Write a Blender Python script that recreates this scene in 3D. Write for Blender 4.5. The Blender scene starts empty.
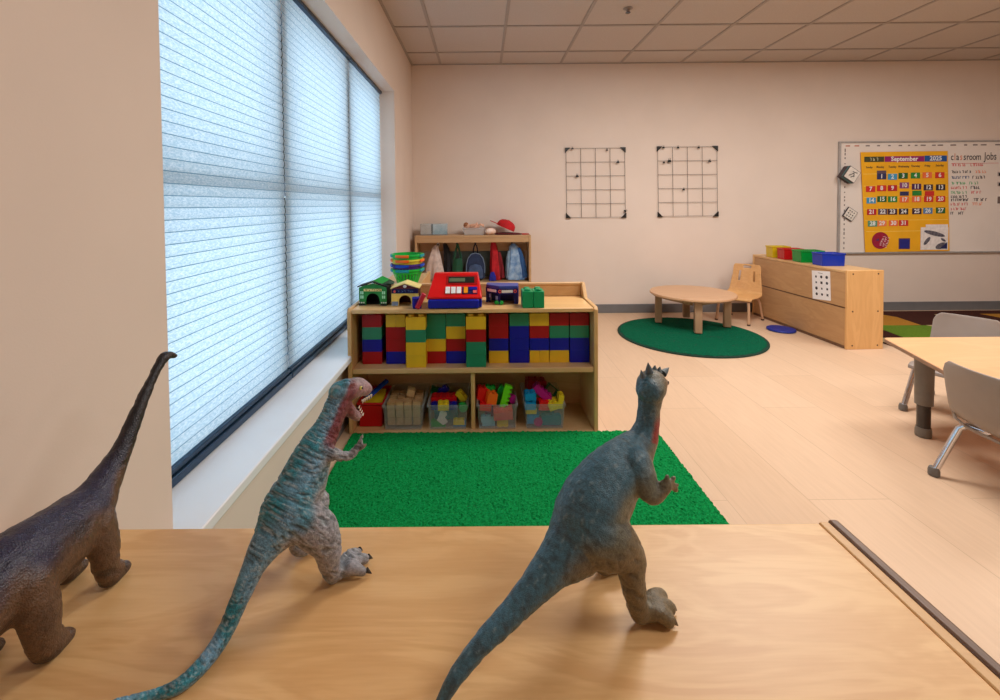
import bpy, bmesh, math, random
from mathutils import Vector, Matrix, noise as mnoise
random.seed(7)
C = bpy.context.scene.collection
PI = math.pi
V = Vector

# ------------------------------------------------------------------ materials
def lin(c):
    out = []
    for x in c[:3]:
        x = x / 255.0
        out.append(x / 12.92 if x <= 0.04045 else ((x + 0.055) / 1.055) ** 2.4)
    return (out[0], out[1], out[2], 1.0)

MATS = {}
def new_mat(name):
    m = bpy.data.materials.new(name); m.use_nodes = True
    nt = m.node_tree
    return m, nt, nt.nodes['Principled BSDF']

def mat(name, col, rough=0.5, metal=0.0, var=0.06, scale=30.0, bump=0.0, bscale=None, spec=0.5, stretch=(1, 1, 1), col2=None, emit=0.0, coat=0.0):
    """procedural principled: noise driven colour variation and optional bump"""
    if name in MATS: return MATS[name]
    m, nt, p = new_mat(name)
    N, L = nt.nodes, nt.links
    tc = N.new('ShaderNodeTexCoord'); mp = N.new('ShaderNodeMapping')
    mp.inputs['Scale'].default_value = stretch
    L.new(tc.outputs['Object'], mp.inputs['Vector'])
    nz = N.new('ShaderNodeTexNoise'); nz.inputs['Scale'].default_value = scale; nz.inputs['Detail'].default_value = 5
    L.new(mp.outputs['Vector'], nz.inputs['Vector'])
    cr = N.new('ShaderNodeValToRGB')
    a = lin(col)
    if col2 is None:
        lo = tuple(max(0, x * (1 - 2.2 * var)) for x in a[:3]) + (1,)
        hi = tuple(min(1, x * (1 + 1.6 * var)) for x in a[:3]) + (1,)
    else:
        lo, hi = lin(col2), a
    cr.color_ramp.elements[0].position = 0.32; cr.color_ramp.elements[1].position = 0.68
    cr.color_ramp.elements[0].color = lo; cr.color_ramp.elements[1].color = hi
    L.new(nz.outputs['Fac'], cr.inputs['Fac']); L.new(cr.outputs['Color'], p.inputs['Base Color'])
    p.inputs['Roughness'].default_value = rough; p.inputs['Metallic'].default_value = metal
    p.inputs['Specular IOR Level'].default_value = spec
    p.inputs['Coat Weight'].default_value = coat
    if emit:
        L.new(cr.outputs['Color'], p.inputs['Emission Color']); p.inputs['Emission Strength'].default_value = emit
    if bump:
        b = N.new('ShaderNodeBump'); b.inputs['Strength'].default_value = bump; b.inputs['Distance'].default_value = 0.004
        n2 = N.new('ShaderNodeTexNoise'); n2.inputs['Scale'].default_value = bscale or scale * 4; n2.inputs['Detail'].default_value = 4
        L.new(mp.outputs['Vector'], n2.inputs['Vector']); L.new(n2.outputs['Fac'], b.inputs['Height']); L.new(b.outputs['Normal'], p.inputs['Normal'])
    MATS[name] = m
    return m

def wood(name, light, dark, axis='X', scale=1.0, rough=0.35, contrast=1.0):
    """maple / birch veneer: long soft grain with cathedral figure and fine flecks"""
    if name in MATS: return MATS[name]
    m, nt, p = new_mat(name); N, L = nt.nodes, nt.links
    tc = N.new('ShaderNodeTexCoord')
    def layer(st, sc, det, dist):
        mp = N.new('ShaderNodeMapping'); mp.inputs['Scale'].default_value = st
        L.new(tc.outputs['Object'], mp.inputs['Vector'])
        nz = N.new('ShaderNodeTexNoise'); nz.inputs['Scale'].default_value = sc; nz.inputs['Detail'].default_value = det
        nz.inputs['Distortion'].default_value = dist
        L.new(mp.outputs['Vector'], nz.inputs['Vector']); return nz.outputs['Fac']
    s = {'X': (0.25, 1, 1), 'Y': (1, 0.25, 1), 'Z': (1, 1, 0.2)}[axis]
    f = {'X': (0.06, 1, 1), 'Y': (1, 0.06, 1), 'Z': (1, 1, 0.05)}[axis]
    a = layer(s, 7 * scale, 4, 1.6); b = layer(f, 160 * scale, 3, 0.2)
    # ring-like figure: sine of the slow noise
    mu = N.new('ShaderNodeMath'); mu.operation = 'MULTIPLY'; mu.inputs[1].default_value = 34; L.new(a, mu.inputs[0])
    sn = N.new('ShaderNodeMath'); sn.operation = 'SINE'; L.new(mu.outputs[0], sn.inputs[0])
    m2 = N.new('ShaderNodeMath'); m2.operation = 'MULTIPLY_ADD'; m2.inputs[1].default_value = 0.16; m2.inputs[2].default_value = 0.0; L.new(sn.outputs[0], m2.inputs[0])
    ad = N.new('ShaderNodeMath'); ad.operation = 'ADD'; L.new(m2.outputs[0], ad.inputs[0]); L.new(a, ad.inputs[1])
    m3 = N.new('ShaderNodeMath'); m3.operation = 'MULTIPLY_ADD'; m3.inputs[1].default_value = 0.5; L.new(b, m3.inputs[0]); L.new(ad.outputs[0], m3.inputs[2])
    cr = N.new('ShaderNodeValToRGB'); cr.color_ramp.elements[0].position = 0.45; cr.color_ramp.elements[1].position = 1.0
    l, d = lin(light), lin(dark)
    d = tuple(l[i] + (d[i] - l[i]) * contrast for i in range(3)) + (1,)
    cr.color_ramp.elements[0].color = d; cr.color_ramp.elements[1].color = l
    L.new(m3.outputs[0], cr.inputs['Fac']); L.new(cr.outputs['Color'], p.inputs['Base Color'])
    p.inputs['Roughness'].default_value = rough
    MATS[name] = m; return m

def plastic(name, col, rough=0.35): return mat(name, col, rough=rough + .05, var=0.03, scale=14, spec=.3)

def clear_plastic(name, tint, alpha):
    if name in MATS: return MATS[name]
    m, nt, p = new_mat(name); N, L = nt.nodes, nt.links
    tr = N.new('ShaderNodeBsdfTransparent'); tr.inputs['Color'].default_value = (0.93, 0.95, 0.96, 1)
    mx = N.new('ShaderNodeMixShader'); out = N['Material Output']
    fr = N.new('ShaderNodeLayerWeight'); fr.inputs['Blend'].default_value = 0.25
    ma = N.new('ShaderNodeMath'); ma.operation = 'MULTIPLY_ADD'; ma.inputs[1].default_value = 0.5; ma.inputs[2].default_value = alpha
    L.new(fr.outputs['Facing'], ma.inputs[0])
    L.new(ma.outputs[0], mx.inputs['Fac']); L.new(tr.outputs[0], mx.inputs[1]); L.new(p.outputs[0], mx.inputs[2])
    L.new(mx.outputs[0], out.inputs['Surface'])
    p.inputs['Base Color'].default_value = lin(tint); p.inputs['Roughness'].default_value = 0.2
    MATS[name] = m; return m

# ------------------------------------------------------------------ mesh builder
class MB:
    def __init__(self): self.v = []; self.f = []; self.m = []
    def add(self, vs, fs, m=0):
        o = len(self.v); self.v += [tuple(x) for x in vs]
        for f in fs: self.f.append(tuple(i + o for i in f)); self.m.append(m)
        return self
    def box(self, x0, y0, z0, x1, y1, z1, m=0):
        vs = [(x, y, z) for z in (z0, z1) for y in (y0, y1) for x in (x0, x1)]
        return self.add(vs, [(0, 2, 3, 1), (4, 5, 7, 6), (0, 1, 5, 4), (2, 6, 7, 3), (0, 4, 6, 2), (1, 3, 7, 5)], m)
    def obox(self, c, s, rot=(0, 0, 0), m=0):
        from mathutils import Euler
        R = Euler(rot).to_matrix(); c = V(c)
        vs = [c + R @ V((x * s[0] / 2, y * s[1] / 2, z * s[2] / 2)) for z in (-1, 1) for y in (-1, 1) for x in (-1, 1)]
        return self.add(vs, [(0, 2, 3, 1), (4, 5, 7, 6), (0, 1, 5, 4), (2, 6, 7, 3), (0, 4, 6, 2), (1, 3, 7, 5)], m)
    def tube(self, pts, rad, n=12, m=0, side=None, closed=False):
        pts = [V(p) for p in pts]; k = len(pts)
        if not isinstance(rad, (list, tuple)): rad = [rad] * k
        vs = []; prev = None
        for i, p in enumerate(pts):
            a = pts[i - 1] if (i > 0 or closed) else pts[i]; b = pts[(i + 1) % k] if (i < k - 1 or closed) else pts[i]
            t = (b - a).normalized()
            if side is not None: s = V(side)
            elif prev is not None: s = prev
            else: s = V((0, 0, 1)) if abs(t.z) < 0.9 else V((1, 0, 0))
            s = (s - t * s.dot(t)); s = s.normalized() if s.length > 1e-6 else t.orthogonal().normalized()
            prev = s; u = t.cross(s); r = rad[i]
            ra, rb = r if isinstance(r, (list, tuple)) else (r, r)
            for j in range(n):
                an = 2 * PI * j / n
                vs.append(p + s * (ra * math.cos(an)) + u * (rb * math.sin(an)))
        fs = []
        for i in range(k if closed else k - 1):
            i2 = (i + 1) % k
            for j in range(n):
                j2 = (j + 1) % n; fs.append((i * n + j, i * n + j2, i2 * n + j2, i2 * n + j))
        if not closed:
            fs.append(tuple(range(n - 1, -1, -1))); fs.append(tuple((k - 1) * n + j for j in range(n)))
        return self.add(vs, fs, m)
    def cyl(self, p0, p1, r0, r1=None, n=20, m=0): return self.tube([p0, p1], [r0, r0 if r1 is None else r1], n, m)
    def lathe(self, prof, c=(0, 0, 0), n=32, m=0, cap=True):
        k = len(prof); vs = []
        for r, z in prof:
            for j in range(n):
                a = 2 * PI * j / n; vs.append((c[0] + r * math.cos(a), c[1] + r * math.sin(a), c[2] + z))
        fs = [(i * n + j, i * n + (j + 1) % n, (i + 1) * n + (j + 1) % n, (i + 1) * n + j) for i in range(k - 1) for j in range(n)]
        if cap: fs.append(tuple(range(n - 1, -1, -1))); fs.append(tuple((k - 1) * n + j for j in range(n)))
        return self.add(vs, fs, m)
    def prism(self, poly, a0, a1, axis='z', m=0):
        def P(u, w, a): return {'z': (u, w, a), 'y': (u, a, w), 'x': (a, u, w)}[axis]
        n = len(poly); vs = [P(u, w, a0) for u, w in poly] + [P(u, w, a1) for u, w in poly]
        fs = [tuple(range(n - 1, -1, -1)), tuple(range(n, 2 * n))] + [(i, (i + 1) % n, n + (i + 1) % n, n + i) for i in range(n)]
        return self.add(vs, fs, m)
    def sphere(self, c, r, n=16, m=0, sq=(1, 1, 1)):
        prof = [(max(1e-5, math.sin(PI * i / n)), -math.cos(PI * i / n)) for i in range(n + 1)]
        k = len(self.v); self.lathe(prof, (0, 0, 0), 2 * n, m)
        for i in range(k, len(self.v)):
            x, y, z = self.v[i]; self.v[i] = (c[0] + x * r * sq[0], c[1] + y * r * sq[1], c[2] + z * r * sq[2])
        return self
    def text(self, s, size, o, right=(1, 0, 0), up=(0, 0, 1), depth=0.0008, m=0, align='CENTER', bold=0.0, sx=1.0):
        cu = bpy.data.curves.new('t', 'FONT'); cu.body = s; cu.size = size; cu.align_x = align; cu.align_y = 'CENTER'
        cu.extrude = 0.0; cu.offset = bold; cu.resolution_u = 2
        ob = bpy.data.objects.new('t', cu); C.objects.link(ob)
        dg = bpy.context.evaluated_depsgraph_get(); me = bpy.data.meshes.new_from_object(ob.evaluated_get(dg))
        R, U = V(right).normalized(), V(up).normalized(); Nn = R.cross(U)
        vs = [V(o) + R * (v.co.x * sx) + U * v.co.y + Nn * depth for v in me.vertices]
        fs = [tuple(p.vertices) for p in me.polygons]
        C.objects.unlink(ob); bpy.data.objects.remove(ob); bpy.data.curves.remove(cu); bpy.data.meshes.remove(me)
        return self.add(vs, fs, m)
    def mesh(self, name, mats, smooth=35):
        me = bpy.data.meshes.new(name); me.from_pydata(self.v, [], self.f)
        if not isinstance(mats, (list, tuple)): mats = [mats]
        for x in mats: me.materials.append(x)
        me.polygons.foreach_set('material_index', self.m)
        bm = bmesh.new(); bm.from_mesh(me); bmesh.ops.recalc_face_normals(bm, faces=bm.faces); bm.to_mesh(me); bm.free()
        if smooth:
            me.polygons.foreach_set('use_smooth', [True] * len(me.polygons)); me.set_sharp_from_angle(angle=math.radians(smooth))
        me.update(); return me
    def build(self, name, mats, parent=None, bevel=0.0, smooth=35, seg=2, loc=None, rot=None):
        o = bpy.data.objects.new(name, self.mesh(name, mats, smooth)); C.objects.link(o)
        if parent is not None: o.parent = parent
        if loc is not None: o.location = loc
        if rot is not None: o.rotation_euler = rot
        if bevel:
            b = o.modifiers.new('bevel', 'BEVEL'); b.width = bevel; b.segments = seg; b.limit_method = 'ANGLE'; b.angle_limit = math.radians(40)
        return o

def tag(o, label=None, cat=None, group=None, kind=None):
    if label: o['label'] = label
    if cat: o['category'] = cat
    if group: o['group'] = group
    if kind: o['kind'] = kind
    return o
def thing(name, label, cat, loc=(0, 0, 0), rz=0.0, group=None):
    o = bpy.data.objects.new(name, None); C.objects.link(o); o.empty_display_size = 0.05
    o.location = loc; o.rotation_euler = (0, 0, rz)
    return tag(o, label, cat, group)
def struct(o): o['kind'] = 'structure'; return o
def dup(root, loc=None, rot=None, label=None, group=None):
    def cp(o, parent):
        c = o.copy(); C.objects.link(c)
        if parent is not None: c.parent = parent
        for ch in list(o.children): cp(ch, c)
        return c
    r = cp(root, None)
    if loc is not None: r.location = loc
    if rot is not None: r.rotation_euler = rot
    if label: r['label'] = label
    if group: r['group'] = group
    return r

# palette -----------------------------------------------------------
WALL = mat('wall_paint', (225, 209, 197), 0.75, var=0.012, scale=3, bump=0.04, bscale=240)
CEIL = mat('ceiling_tile', (196, 184, 176), 0.9, var=0.02, scale=90, bump=0.25, bscale=320)
GRID = mat('ceiling_bar', (166, 155, 147), 0.6, var=0.02)
WHITE = mat('white_sill', (232, 235, 240), 0.35, var=0.015, scale=4)
BASEB = mat('grey_vinyl', (112, 112, 114), 0.5, var=0.04, scale=10)
MAPLE = wood('maple_top', (234, 190, 132), (212, 160, 102), 'X', 1.5, 0.4, 0.75)
BIRCH = wood('birch_panel', (216, 176, 126), (196, 152, 102), 'X', 1.0, 0.4, 0.6)
BIRCHZ = wood('birch_upright', (218, 174, 118), (198, 150, 94), 'Z', 1.0, 0.4, 0.6)
BROWN = mat('brown_edge_band', (112, 80, 58), 0.4, var=0.1, scale=20)
LOCKW = wood('locker_wood', (196, 160, 118), (176, 138, 96), 'X', 1.0, 0.45, 0.6)
TABLEW = wood('table_wood', (214, 172, 134), (198, 152, 114), 'X', 1.2, 0.4, 0.6)
TABLEL = wood('table_leg_wood', (186, 150, 118), (166, 126, 96), 'Z', 1.0, 0.45, 0.6)
RED = plastic('red_plastic', (196, 16, 22)); BLUE = plastic('blue_plastic', (16, 26, 150)); YEL = plastic('yellow_plastic', (226, 178, 34))
GRN = plastic('green_plastic', (18, 128, 88)); DKRED = plastic('dark_red_plastic', (160, 14, 26)); NAVY = plastic('navy_plastic', (20, 24, 84))
BLACK = mat('black_plastic', (18, 18, 20), 0.45, var=0.03); WHITEP = plastic('white_plastic', (236, 236, 234))
CHROME = mat('chrome', (225, 225, 230), 0.12, 1.0, var=0.02); TEAL = plastic('teal_plastic', (20, 150, 160))

# ------------------------------------------------------------------ camera
F_, PX, PY, HC = 452.0, 482.0, 217.7, 1.119
CAMR = Matrix.Rotation(math.radians(90 - 1.6), 3, 'X') @ Matrix.Rotation(math.radians(-0.48), 3, 'Z')
cam = bpy.data.cameras.new('camera'); co = bpy.data.objects.new('camera', cam); C.objects.link(co)
co.location = (0, 0, HC); co.rotation_euler = CAMR.to_euler()
cam.sensor_width = 36.0; cam.sensor_fit = 'HORIZONTAL'; cam.lens = F_ / 1000 * 36
cam.shift_x = (500 - PX) / 1000; cam.shift_y = -(350 - PY) / 1000; cam.clip_start = 0.02
bpy.context.scene.camera = co

# ------------------------------------------------------------------ room
XL, YB, ZC = -0.705, 4.62, 2.54
XR, YF = 7.2, -3.2
def floor_mat():
    m, nt, p = new_mat('vinyl_plank'); N, L = nt.nodes, nt.links
    tc = N.new('ShaderNodeTexCoord'); sp = N.new('ShaderNodeMapping'); sp.inputs['Rotation'].default_value = (0, 0, PI / 2)
    L.new(tc.outputs['Object'], sp.inputs['Vector'])
    br = N.new('ShaderNodeTexBrick'); br.offset = 0.37
    br.inputs['Scale'].default_value = 1.0; br.inputs['Brick Width'].default_value = 1.22; br.inputs['Row Height'].default_value = 0.305
    br.inputs['Mortar Size'].default_value = 0.0018; br.inputs['Mortar Smooth'].default_value = 0.2
    br.inputs['Color1'].default_value = lin((214, 182, 152)); br.inputs['Color2'].default_value = lin((220, 189, 160)); br.inputs['Mortar'].default_value = lin((196, 166, 138))
    L.new(sp.outputs['Vector'], br.inputs['Vector'])
    mp = N.new('ShaderNodeMapping'); mp.inputs['Scale'].default_value = (14, 1.1, 1); L.new(tc.outputs['Object'], mp.inputs['Vector'])
    nz = N.new('ShaderNodeTexNoise'); nz.inputs['Scale'].default_value = 5; nz.inputs['Detail'].default_value = 6; nz.inputs['Distortion'].default_value = 0.6
    L.new(mp.outputs['Vector'], nz.inputs['Vector'])
    cr = N.new('ShaderNodeValToRGB'); cr.color_ramp.elements[0].position = 0.3; cr.color_ramp.elements[1].position = 0.7
    cr.color_ramp.elements[0].color = (0.93, 0.92, 0.91, 1); cr.color_ramp.elements[1].color = (1, 1, 1, 1)
    L.new(nz.outputs['Fac'], cr.inputs['Fac'])
    mx = N.new('ShaderNodeMixRGB'); mx.blend_type = 'MULTIPLY'; mx.inputs['Fac'].default_value = 1
    L.new(br.outputs['Color'], mx.inputs['Color1']); L.new(cr.outputs['Color'], mx.inputs['Color2']); L.new(mx.outputs['Color'], p.inputs['Base Color'])
    p.inputs['Roughness'].default_value = 0.5; p.inputs['Specular IOR Level'].default_value = .35
    return m
struct(MB().box(-1.1, YF, -0.1, XR, YB, 0).build('floor', floor_mat()))
WY0, WY1, WZ0, WZ1 = 1.003, 3.70, 0.357, 2.05
w = MB()
w.box(-1.08, YF, 0, XL, WY0, ZC); w.box(-1.08, WY1, 0, XL, YB, ZC); w.box(-1.08, WY0, 0, XL, WY1, WZ0 - 0.001); w.box(-1.08, WY0, WZ1, XL, WY1, ZC)
struct(w.build('wall_left', WALL))
struct(MB().box(-1.1, YB, 0, XR + .1, YB + .1, ZC).build('wall_back', WALL))
struct(MB().box(XR, YF, 0, XR + .1, YB, ZC).build('wall_right', WALL))
struct(MB().box(-1.1, YF - .1, 0, XR + .1, YF, ZC).build('wall_rear', WALL))
struct(MB().box(-1.1, YF - .1, ZC + 0.006, XR + .1, YB + .1, ZC + 0.1).build('ceiling', CEIL))
g = MB(); x = -0.4065 - 0.607
tx = []
while x < XR:
    if x > XL: g.box(x - .012, YF, ZC, x + .012, YB, ZC + .006)
    x += 0.607
y = 4.255
while y > YF: g.box(XL, y - .012, ZC - .0005, XR, y + .012, ZC + .0055); y -= 0.608
g.box(XL, YB - .02, ZC - .001, XR, YB, ZC + .005); g.box(XL, YF, ZC - .001, XL + .02, YB, ZC + .005)
struct(g.build('trim_1', GRID, smooth=0))
struct(MB().box(-0.62, YB - 0.008, 0, XR, YB, 0.09).build('baseboard_back', BASEB, bevel=.003))
struct(MB().box(XL, WY0 - 2, 0, XL + .008, YB - .01, 0.09).build('baseboard_left', BASEB, bevel=.003))
struct(MB().box(-0.97, WY0 + .001, WZ0, -0.644, WY1 - .001, 0.387).build('trim_2', WHITE, bevel=.004))

# window: dark aluminium frame, six panes, sky outside
win = bpy.data.objects.new('window_1', None); C.objects.link(win); struct(win)
FRAME = mat('window_frame_metal', (92, 128, 160), 0.5, 0.1, var=0.05)
f = MB(); xa, xb = -1.04, -0.96
f.box(xa, WY0, 0.387, xb, WY0 + .05, WZ1); f.box(xa, WY1 - .05, .387, xb, WY1, WZ1); f.box(xa, WY0, WZ1 - .05, xb, WY1, WZ1); f.box(xa, WY0, .387, xb, WY1, .437)
muls = (1.90, 2.83)
for ym in muls: f.box(xa, ym - .055, .387, xb + .095, ym + .055, WZ1)
f.box(xa, WY0, 1.172, xb + .090, WY1, 1.232)
fo = f.build('window_frame', FRAME, win, bevel=.004)
def glass_mat():
    m, nt, p = new_mat('window_glass'); N, L = nt.nodes, nt.links
    tr = N.new('ShaderNodeBsdfTransparent'); gl = N.new('ShaderNodeBsdfGlossy'); gl.inputs['Roughness'].default_value = 0.02
    lw = N.new('ShaderNodeFresnel'); lw.inputs['IOR'].default_value = 1.3; mx = N.new('ShaderNodeMixShader')
    L.new(lw.outputs[0], mx.inputs['Fac']); L.new(tr.outputs[0], mx.inputs[1]); L.new(gl.outputs[0], mx.inputs[2]); L.new(mx.outputs[0], N['Material Output'].inputs['Surface'])
    return m
GLASS = glass_mat()
ys = [WY0 + .05, muls[0] - .045, muls[0] + .045, muls[1] - .045, muls[1] + .045, WY1 - .05]
for a in range(3):
    for z0, z1 in ((.437, 1.165), (1.235, WZ1 - .05)):
        MB().box(-1.003, ys[2 * a], z0, -0.997, ys[2 * a + 1], z1).build('pane', GLASS, win, smooth=0)

def blind_mat():
    m, nt, p = new_mat('blind_fabric'); N, L = nt.nodes, nt.links
    tc = N.new('ShaderNodeTexCoord'); mp = N.new('ShaderNodeMapping'); mp.inputs['Scale'].default_value = (1, .45, 1.2); L.new(tc.outputs['Object'], mp.inputs['Vector'])
    nz = N.new('ShaderNodeTexNoise'); nz.inputs['Scale'].default_value = 190; nz.inputs['Detail'].default_value = 6; nz.inputs['Roughness'].default_value = 0.75; L.new(mp.outputs['Vector'], nz.inputs['Vector'])
    cr = N.new('ShaderNodeValToRGB'); cr.color_ramp.elements[0].position = 0.42; cr.color_ramp.elements[1].position = 0.62
    cr.color_ramp.elements[0].color = lin((190, 214, 226)); cr.color_ramp.elements[1].color = lin((236, 245, 250))
    L.new(nz.outputs['Fac'], cr.inputs['Fac'])
    df = N.new('ShaderNodeBsdfDiffuse'); tl = N.new('ShaderNodeBsdfTranslucent'); mx = N.new('ShaderNodeMixShader'); mx.inputs['Fac'].default_value = 0.62
    L.new(cr.outputs['Color'], df.inputs['Color']); L.new(cr.outputs['Color'], tl.inputs['Color'])
    L.new(df.outputs[0], mx.inputs[1]); L.new(tl.outputs[0], mx.inputs[2]); L.new(mx.outputs[0], N['Material Output'].inputs['Surface'])
    return m
BLIND = blind_mat(); CREASE = mat('blind_crease', (104, 156, 190), 0.9, var=0.05); RAIL = mat('blind_rail', (46, 72, 98), 0.3, 0.6, var=0.05)
def blind(y0, y1, label):
    t = thing('window_blind', label, 'window blind', (-0.825, (y0 + y1) / 2, 0.39), 0, 'cellular blinds in the window')
    a, b = y0 - (y0 + y1) / 2 + .0035, y1 - (y0 + y1) / 2 - .0035
    pitch = .0325; n = int((1.64 - .045) / pitch); s = MB(); prof = []
    for i in range(n):
        z = .045 + i * pitch
        prof += [(-.0015, z, 1), (-.0015, z + .0023, 0), (.0014, z + .009, 0), (.0022, z + .017, 0), (.0014, z + .026, 0)]
    prof.append((-.0015, .045 + n * pitch, 0))
    vs = []; fs = []; mi = []
    for xx, zz, mm in prof: vs += [(xx, a, zz), (xx, b, zz)]
    for i in range(len(prof) - 1): fs.append((2 * i, 2 * i + 1, 2 * i + 3, 2 * i + 2)); mi.append(prof[i][2])
    s.v = vs; s.f = fs; s.m = mi
    s.build('shade', [BLIND, CREASE], t, smooth=50)
    MB().box(-.018, a, .001, .018, b, .026).box(-.012, a, .03, .012, b, .045).build('bottom_rail', RAIL, t, bevel=.003)
    MB().box(-.02, a, .045 + n * pitch, .02, b, WZ1 - .39 - .001).build('head_rail', RAIL, t, bevel=.003)
blind(WY0 + .002, 1.893, 'pale blue pleated window blind nearest the dinosaurs, beside the plain wall pier')
blind(1.893, 2.830, 'pale blue pleated window blind in the middle of the window')
blind(2.830, WY1 - .002, 'pale blue pleated window blind at the far end, behind the block shelf')
#--PART2--
# ------------------------------------------------------------------ foreground cabinet (its top carries the dinosaurs)
t = thing('storage_cabinet', 'pale maple cabinet in the foreground whose top the toy dinosaurs stand on', 'cabinet', (-0.09, .5, 0))
MB().box(-.60, -.22, .597, .6045, .183, .625).build('cabinet_top', MAPLE, t, bevel=.002)
MB().box(.6052, -.222, 0, .6215, .185, .6258).build('side_panel', BIRCHZ, t, bevel=.0025)
MB().box(.6217, -.222, .0, .6365, .188, .6280).build('edge_band', [BROWN], t, bevel=.0035)
MB().box(-.612, -.222, 0, -.601, .185, .628).build('side_panel', BIRCHZ, t, bevel=.0025)
MB().box(-.60, .171, .05, .6045, .183, .596).build('back_panel', BIRCH, t)
MB().box(-.60, -.2, .05, .6045, .17, .068).build('shelf', BIRCH, t, bevel=.002)
MB().box(-.60, -.2, .31, .6045, .17, .328).build('shelf', BIRCH, t, bevel=.002)

# ------------------------------------------------------------------ rugs
def carpet_mat(name, c1, c2):
    return mat(name, c1, 0.95, var=0.1, scale=140, bump=0.9, bscale=260, col2=c2, spec=0.1)
def pile(o_mb, inside, x0, x1, y0, y1, z, step, h, m=1):
    """tufted top surface: a fine grid whose nodes are tufts of slightly different height"""
    nx = int((x1 - x0) / step); ny = int((y1 - y0) / step); base = len(o_mb.v); idx = {}
    for j in range(ny + 1):
        for i in range(nx + 1):
            x = x0 + i * step; y = y0 + j * step
            if not inside(x, y): continue
            idx[i, j] = len(o_mb.v)
            o_mb.v.append((min(x1, max(x0, x + random.uniform(-.4, .4) * step)), y + random.uniform(-.4, .4) * step, z + random.random() * h + mnoise.noise((x * 9, y * 9, 0)) * h * .35))
    for j in range(ny):
        for i in range(nx):
            k = [(i, j), (i + 1, j), (i + 1, j + 1), (i, j + 1)]
            if all(q in idx for q in k): o_mb.f.append(tuple(idx[q] for q in k)); o_mb.m.append(m)
RUGG = carpet_mat('green_carpet', (14, 152, 78), (4, 112, 52)); RUGB = mat('green_carpet_edge', (8, 84, 44), 0.9)
r = MB(); r.box(-.64, .95, 0.0005, .842, 2.172, .010, 0); pile(r, lambda x, y: True, -.64, .842, .95, 2.172, .0105, .0065, .007)
tag(r.build('area_rug', [RUGB, RUGG], smooth=0), 'bright green rectangular rug on the floor in front of the block shelf', 'rug')
RUGD = carpet_mat('dark_green_carpet', (6, 104, 72), (2, 74, 52)); RUGE = mat('dark_rug_edge', (4, 52, 38), 0.9)
r = MB(); cx, cy, R0 = 1.745, 3.80, .580
r.lathe([(R0 - .006, .0005), (R0, .004), (R0, .009), (R0 - .012, .011)], (cx, cy, 0), 72, 0)
pile(r, lambda x, y: math.hypot(x - cx, y - cy) < R0 - .014, cx - R0, cx + R0, cy - R0, cy + R0, .0108, .012, .004)
tag(r.build('area_rug', [RUGE, RUGD], smooth=0), 'dark green round rug under the low round table', 'rug')
# patterned rug at the far right
pr = MB(); RB = carpet_mat('rug_brown', (72, 40, 32), (58, 30, 26)); RO = carpet_mat('rug_ochre', (178, 128, 52), (160, 110, 40)); RG = carpet_mat('rug_olive', (104, 136, 44), (88, 118, 34)); RC = carpet_mat('rug_cream', (196, 176, 136), (180, 160, 120))
pr.box(3.16, 3.38, .0005, 6.6, 4.55, .010, 0)
def FL(px, py, z=.011):
    d = CAMR @ V(((px - PX) / F_, -(py - PY) / F_, -1)); k = (z - HC) / d.z; return (d.x * k, d.y * k)
for k, (poly, m) in enumerate((([(876, 313.5), (897, 317), (921, 325), (876, 325.5)], 1), ([(868, 325.2), (930, 325.4), (944, 329), (946, 339.8), (910, 339.8), (884, 330), (868, 328)], 2), ([(926, 325), (946, 325), (944, 329)], 3),
                ([(872, 337.6), (906, 337.8), (914, 342), (872, 342)], 3), ([(934, 314.2), (952, 314.2), (950, 318.5)], 3), ([(980, 313.8), (1040, 313.8), (1040, 325)], 1), ([(975, 330), (1040, 332), (1060, 345), (985, 345)], 2))):
    pr.prism([FL(*q) for q in poly], .0101, .0108 + k * .0002, 'z', m)
tag(pr.build('area_rug', [RB, RO, RG, RC], smooth=0), 'brown rug with green, ochre and cream shapes beyond the long low cabinet', 'rug')

# ------------------------------------------------------------------ block shelf
SY = 2.19
t = thing('toy_shelf', 'two-tier birch shelf at the edge of the green rug, holding block towers and clear bins', 'shelf', (-.05, SY, 0))
side = [(0, 0), (0, .604), (.015, .618), (.22, .618), (.28, .688), (.32, .688), (.32, 0)]
EDGE = wood('panel_edge', (196, 150, 98), (170, 124, 78), 'Z', 1.0, .4, .7)
for s in (-1, 1):
    a, b = (.592, .613) if s > 0 else (-.613, -.592)
    MB().prism(side, a, b, 'x').build('side_panel', BIRCHZ, t, bevel=.004)
MB().box(-.5912, .004, .592, .5912, .318, .612).build('shelf_top', wood('shelf_top_wood', (232, 188, 130), (214, 166, 108), 'X', 1, .33, .7), t, bevel=.003)
MB().box(-.5912, .004, .294, .5912, .305, .320).build('middle_shelf', BIRCH, t, bevel=.004)
MB().box(-.5912, .004, .0, .5912, .318, .008).build('bottom_shelf', BIRCH, t, bevel=.003)
MB().box(-.5912, .3055, .0085, .5912, .3155, .5915).build('back_panel', BIRCH, t)
MB().box(-.012, .02, .0085, .008, .304, .2935).build('divider', BIRCHZ, t, bevel=.003)
MB().box(-.5912, .296, .6125, .5912, .314, .674).box(-.5912, .288, .674, .5912, .318, .688).build('back_rail', BIRCH, t, bevel=.003)

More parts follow.
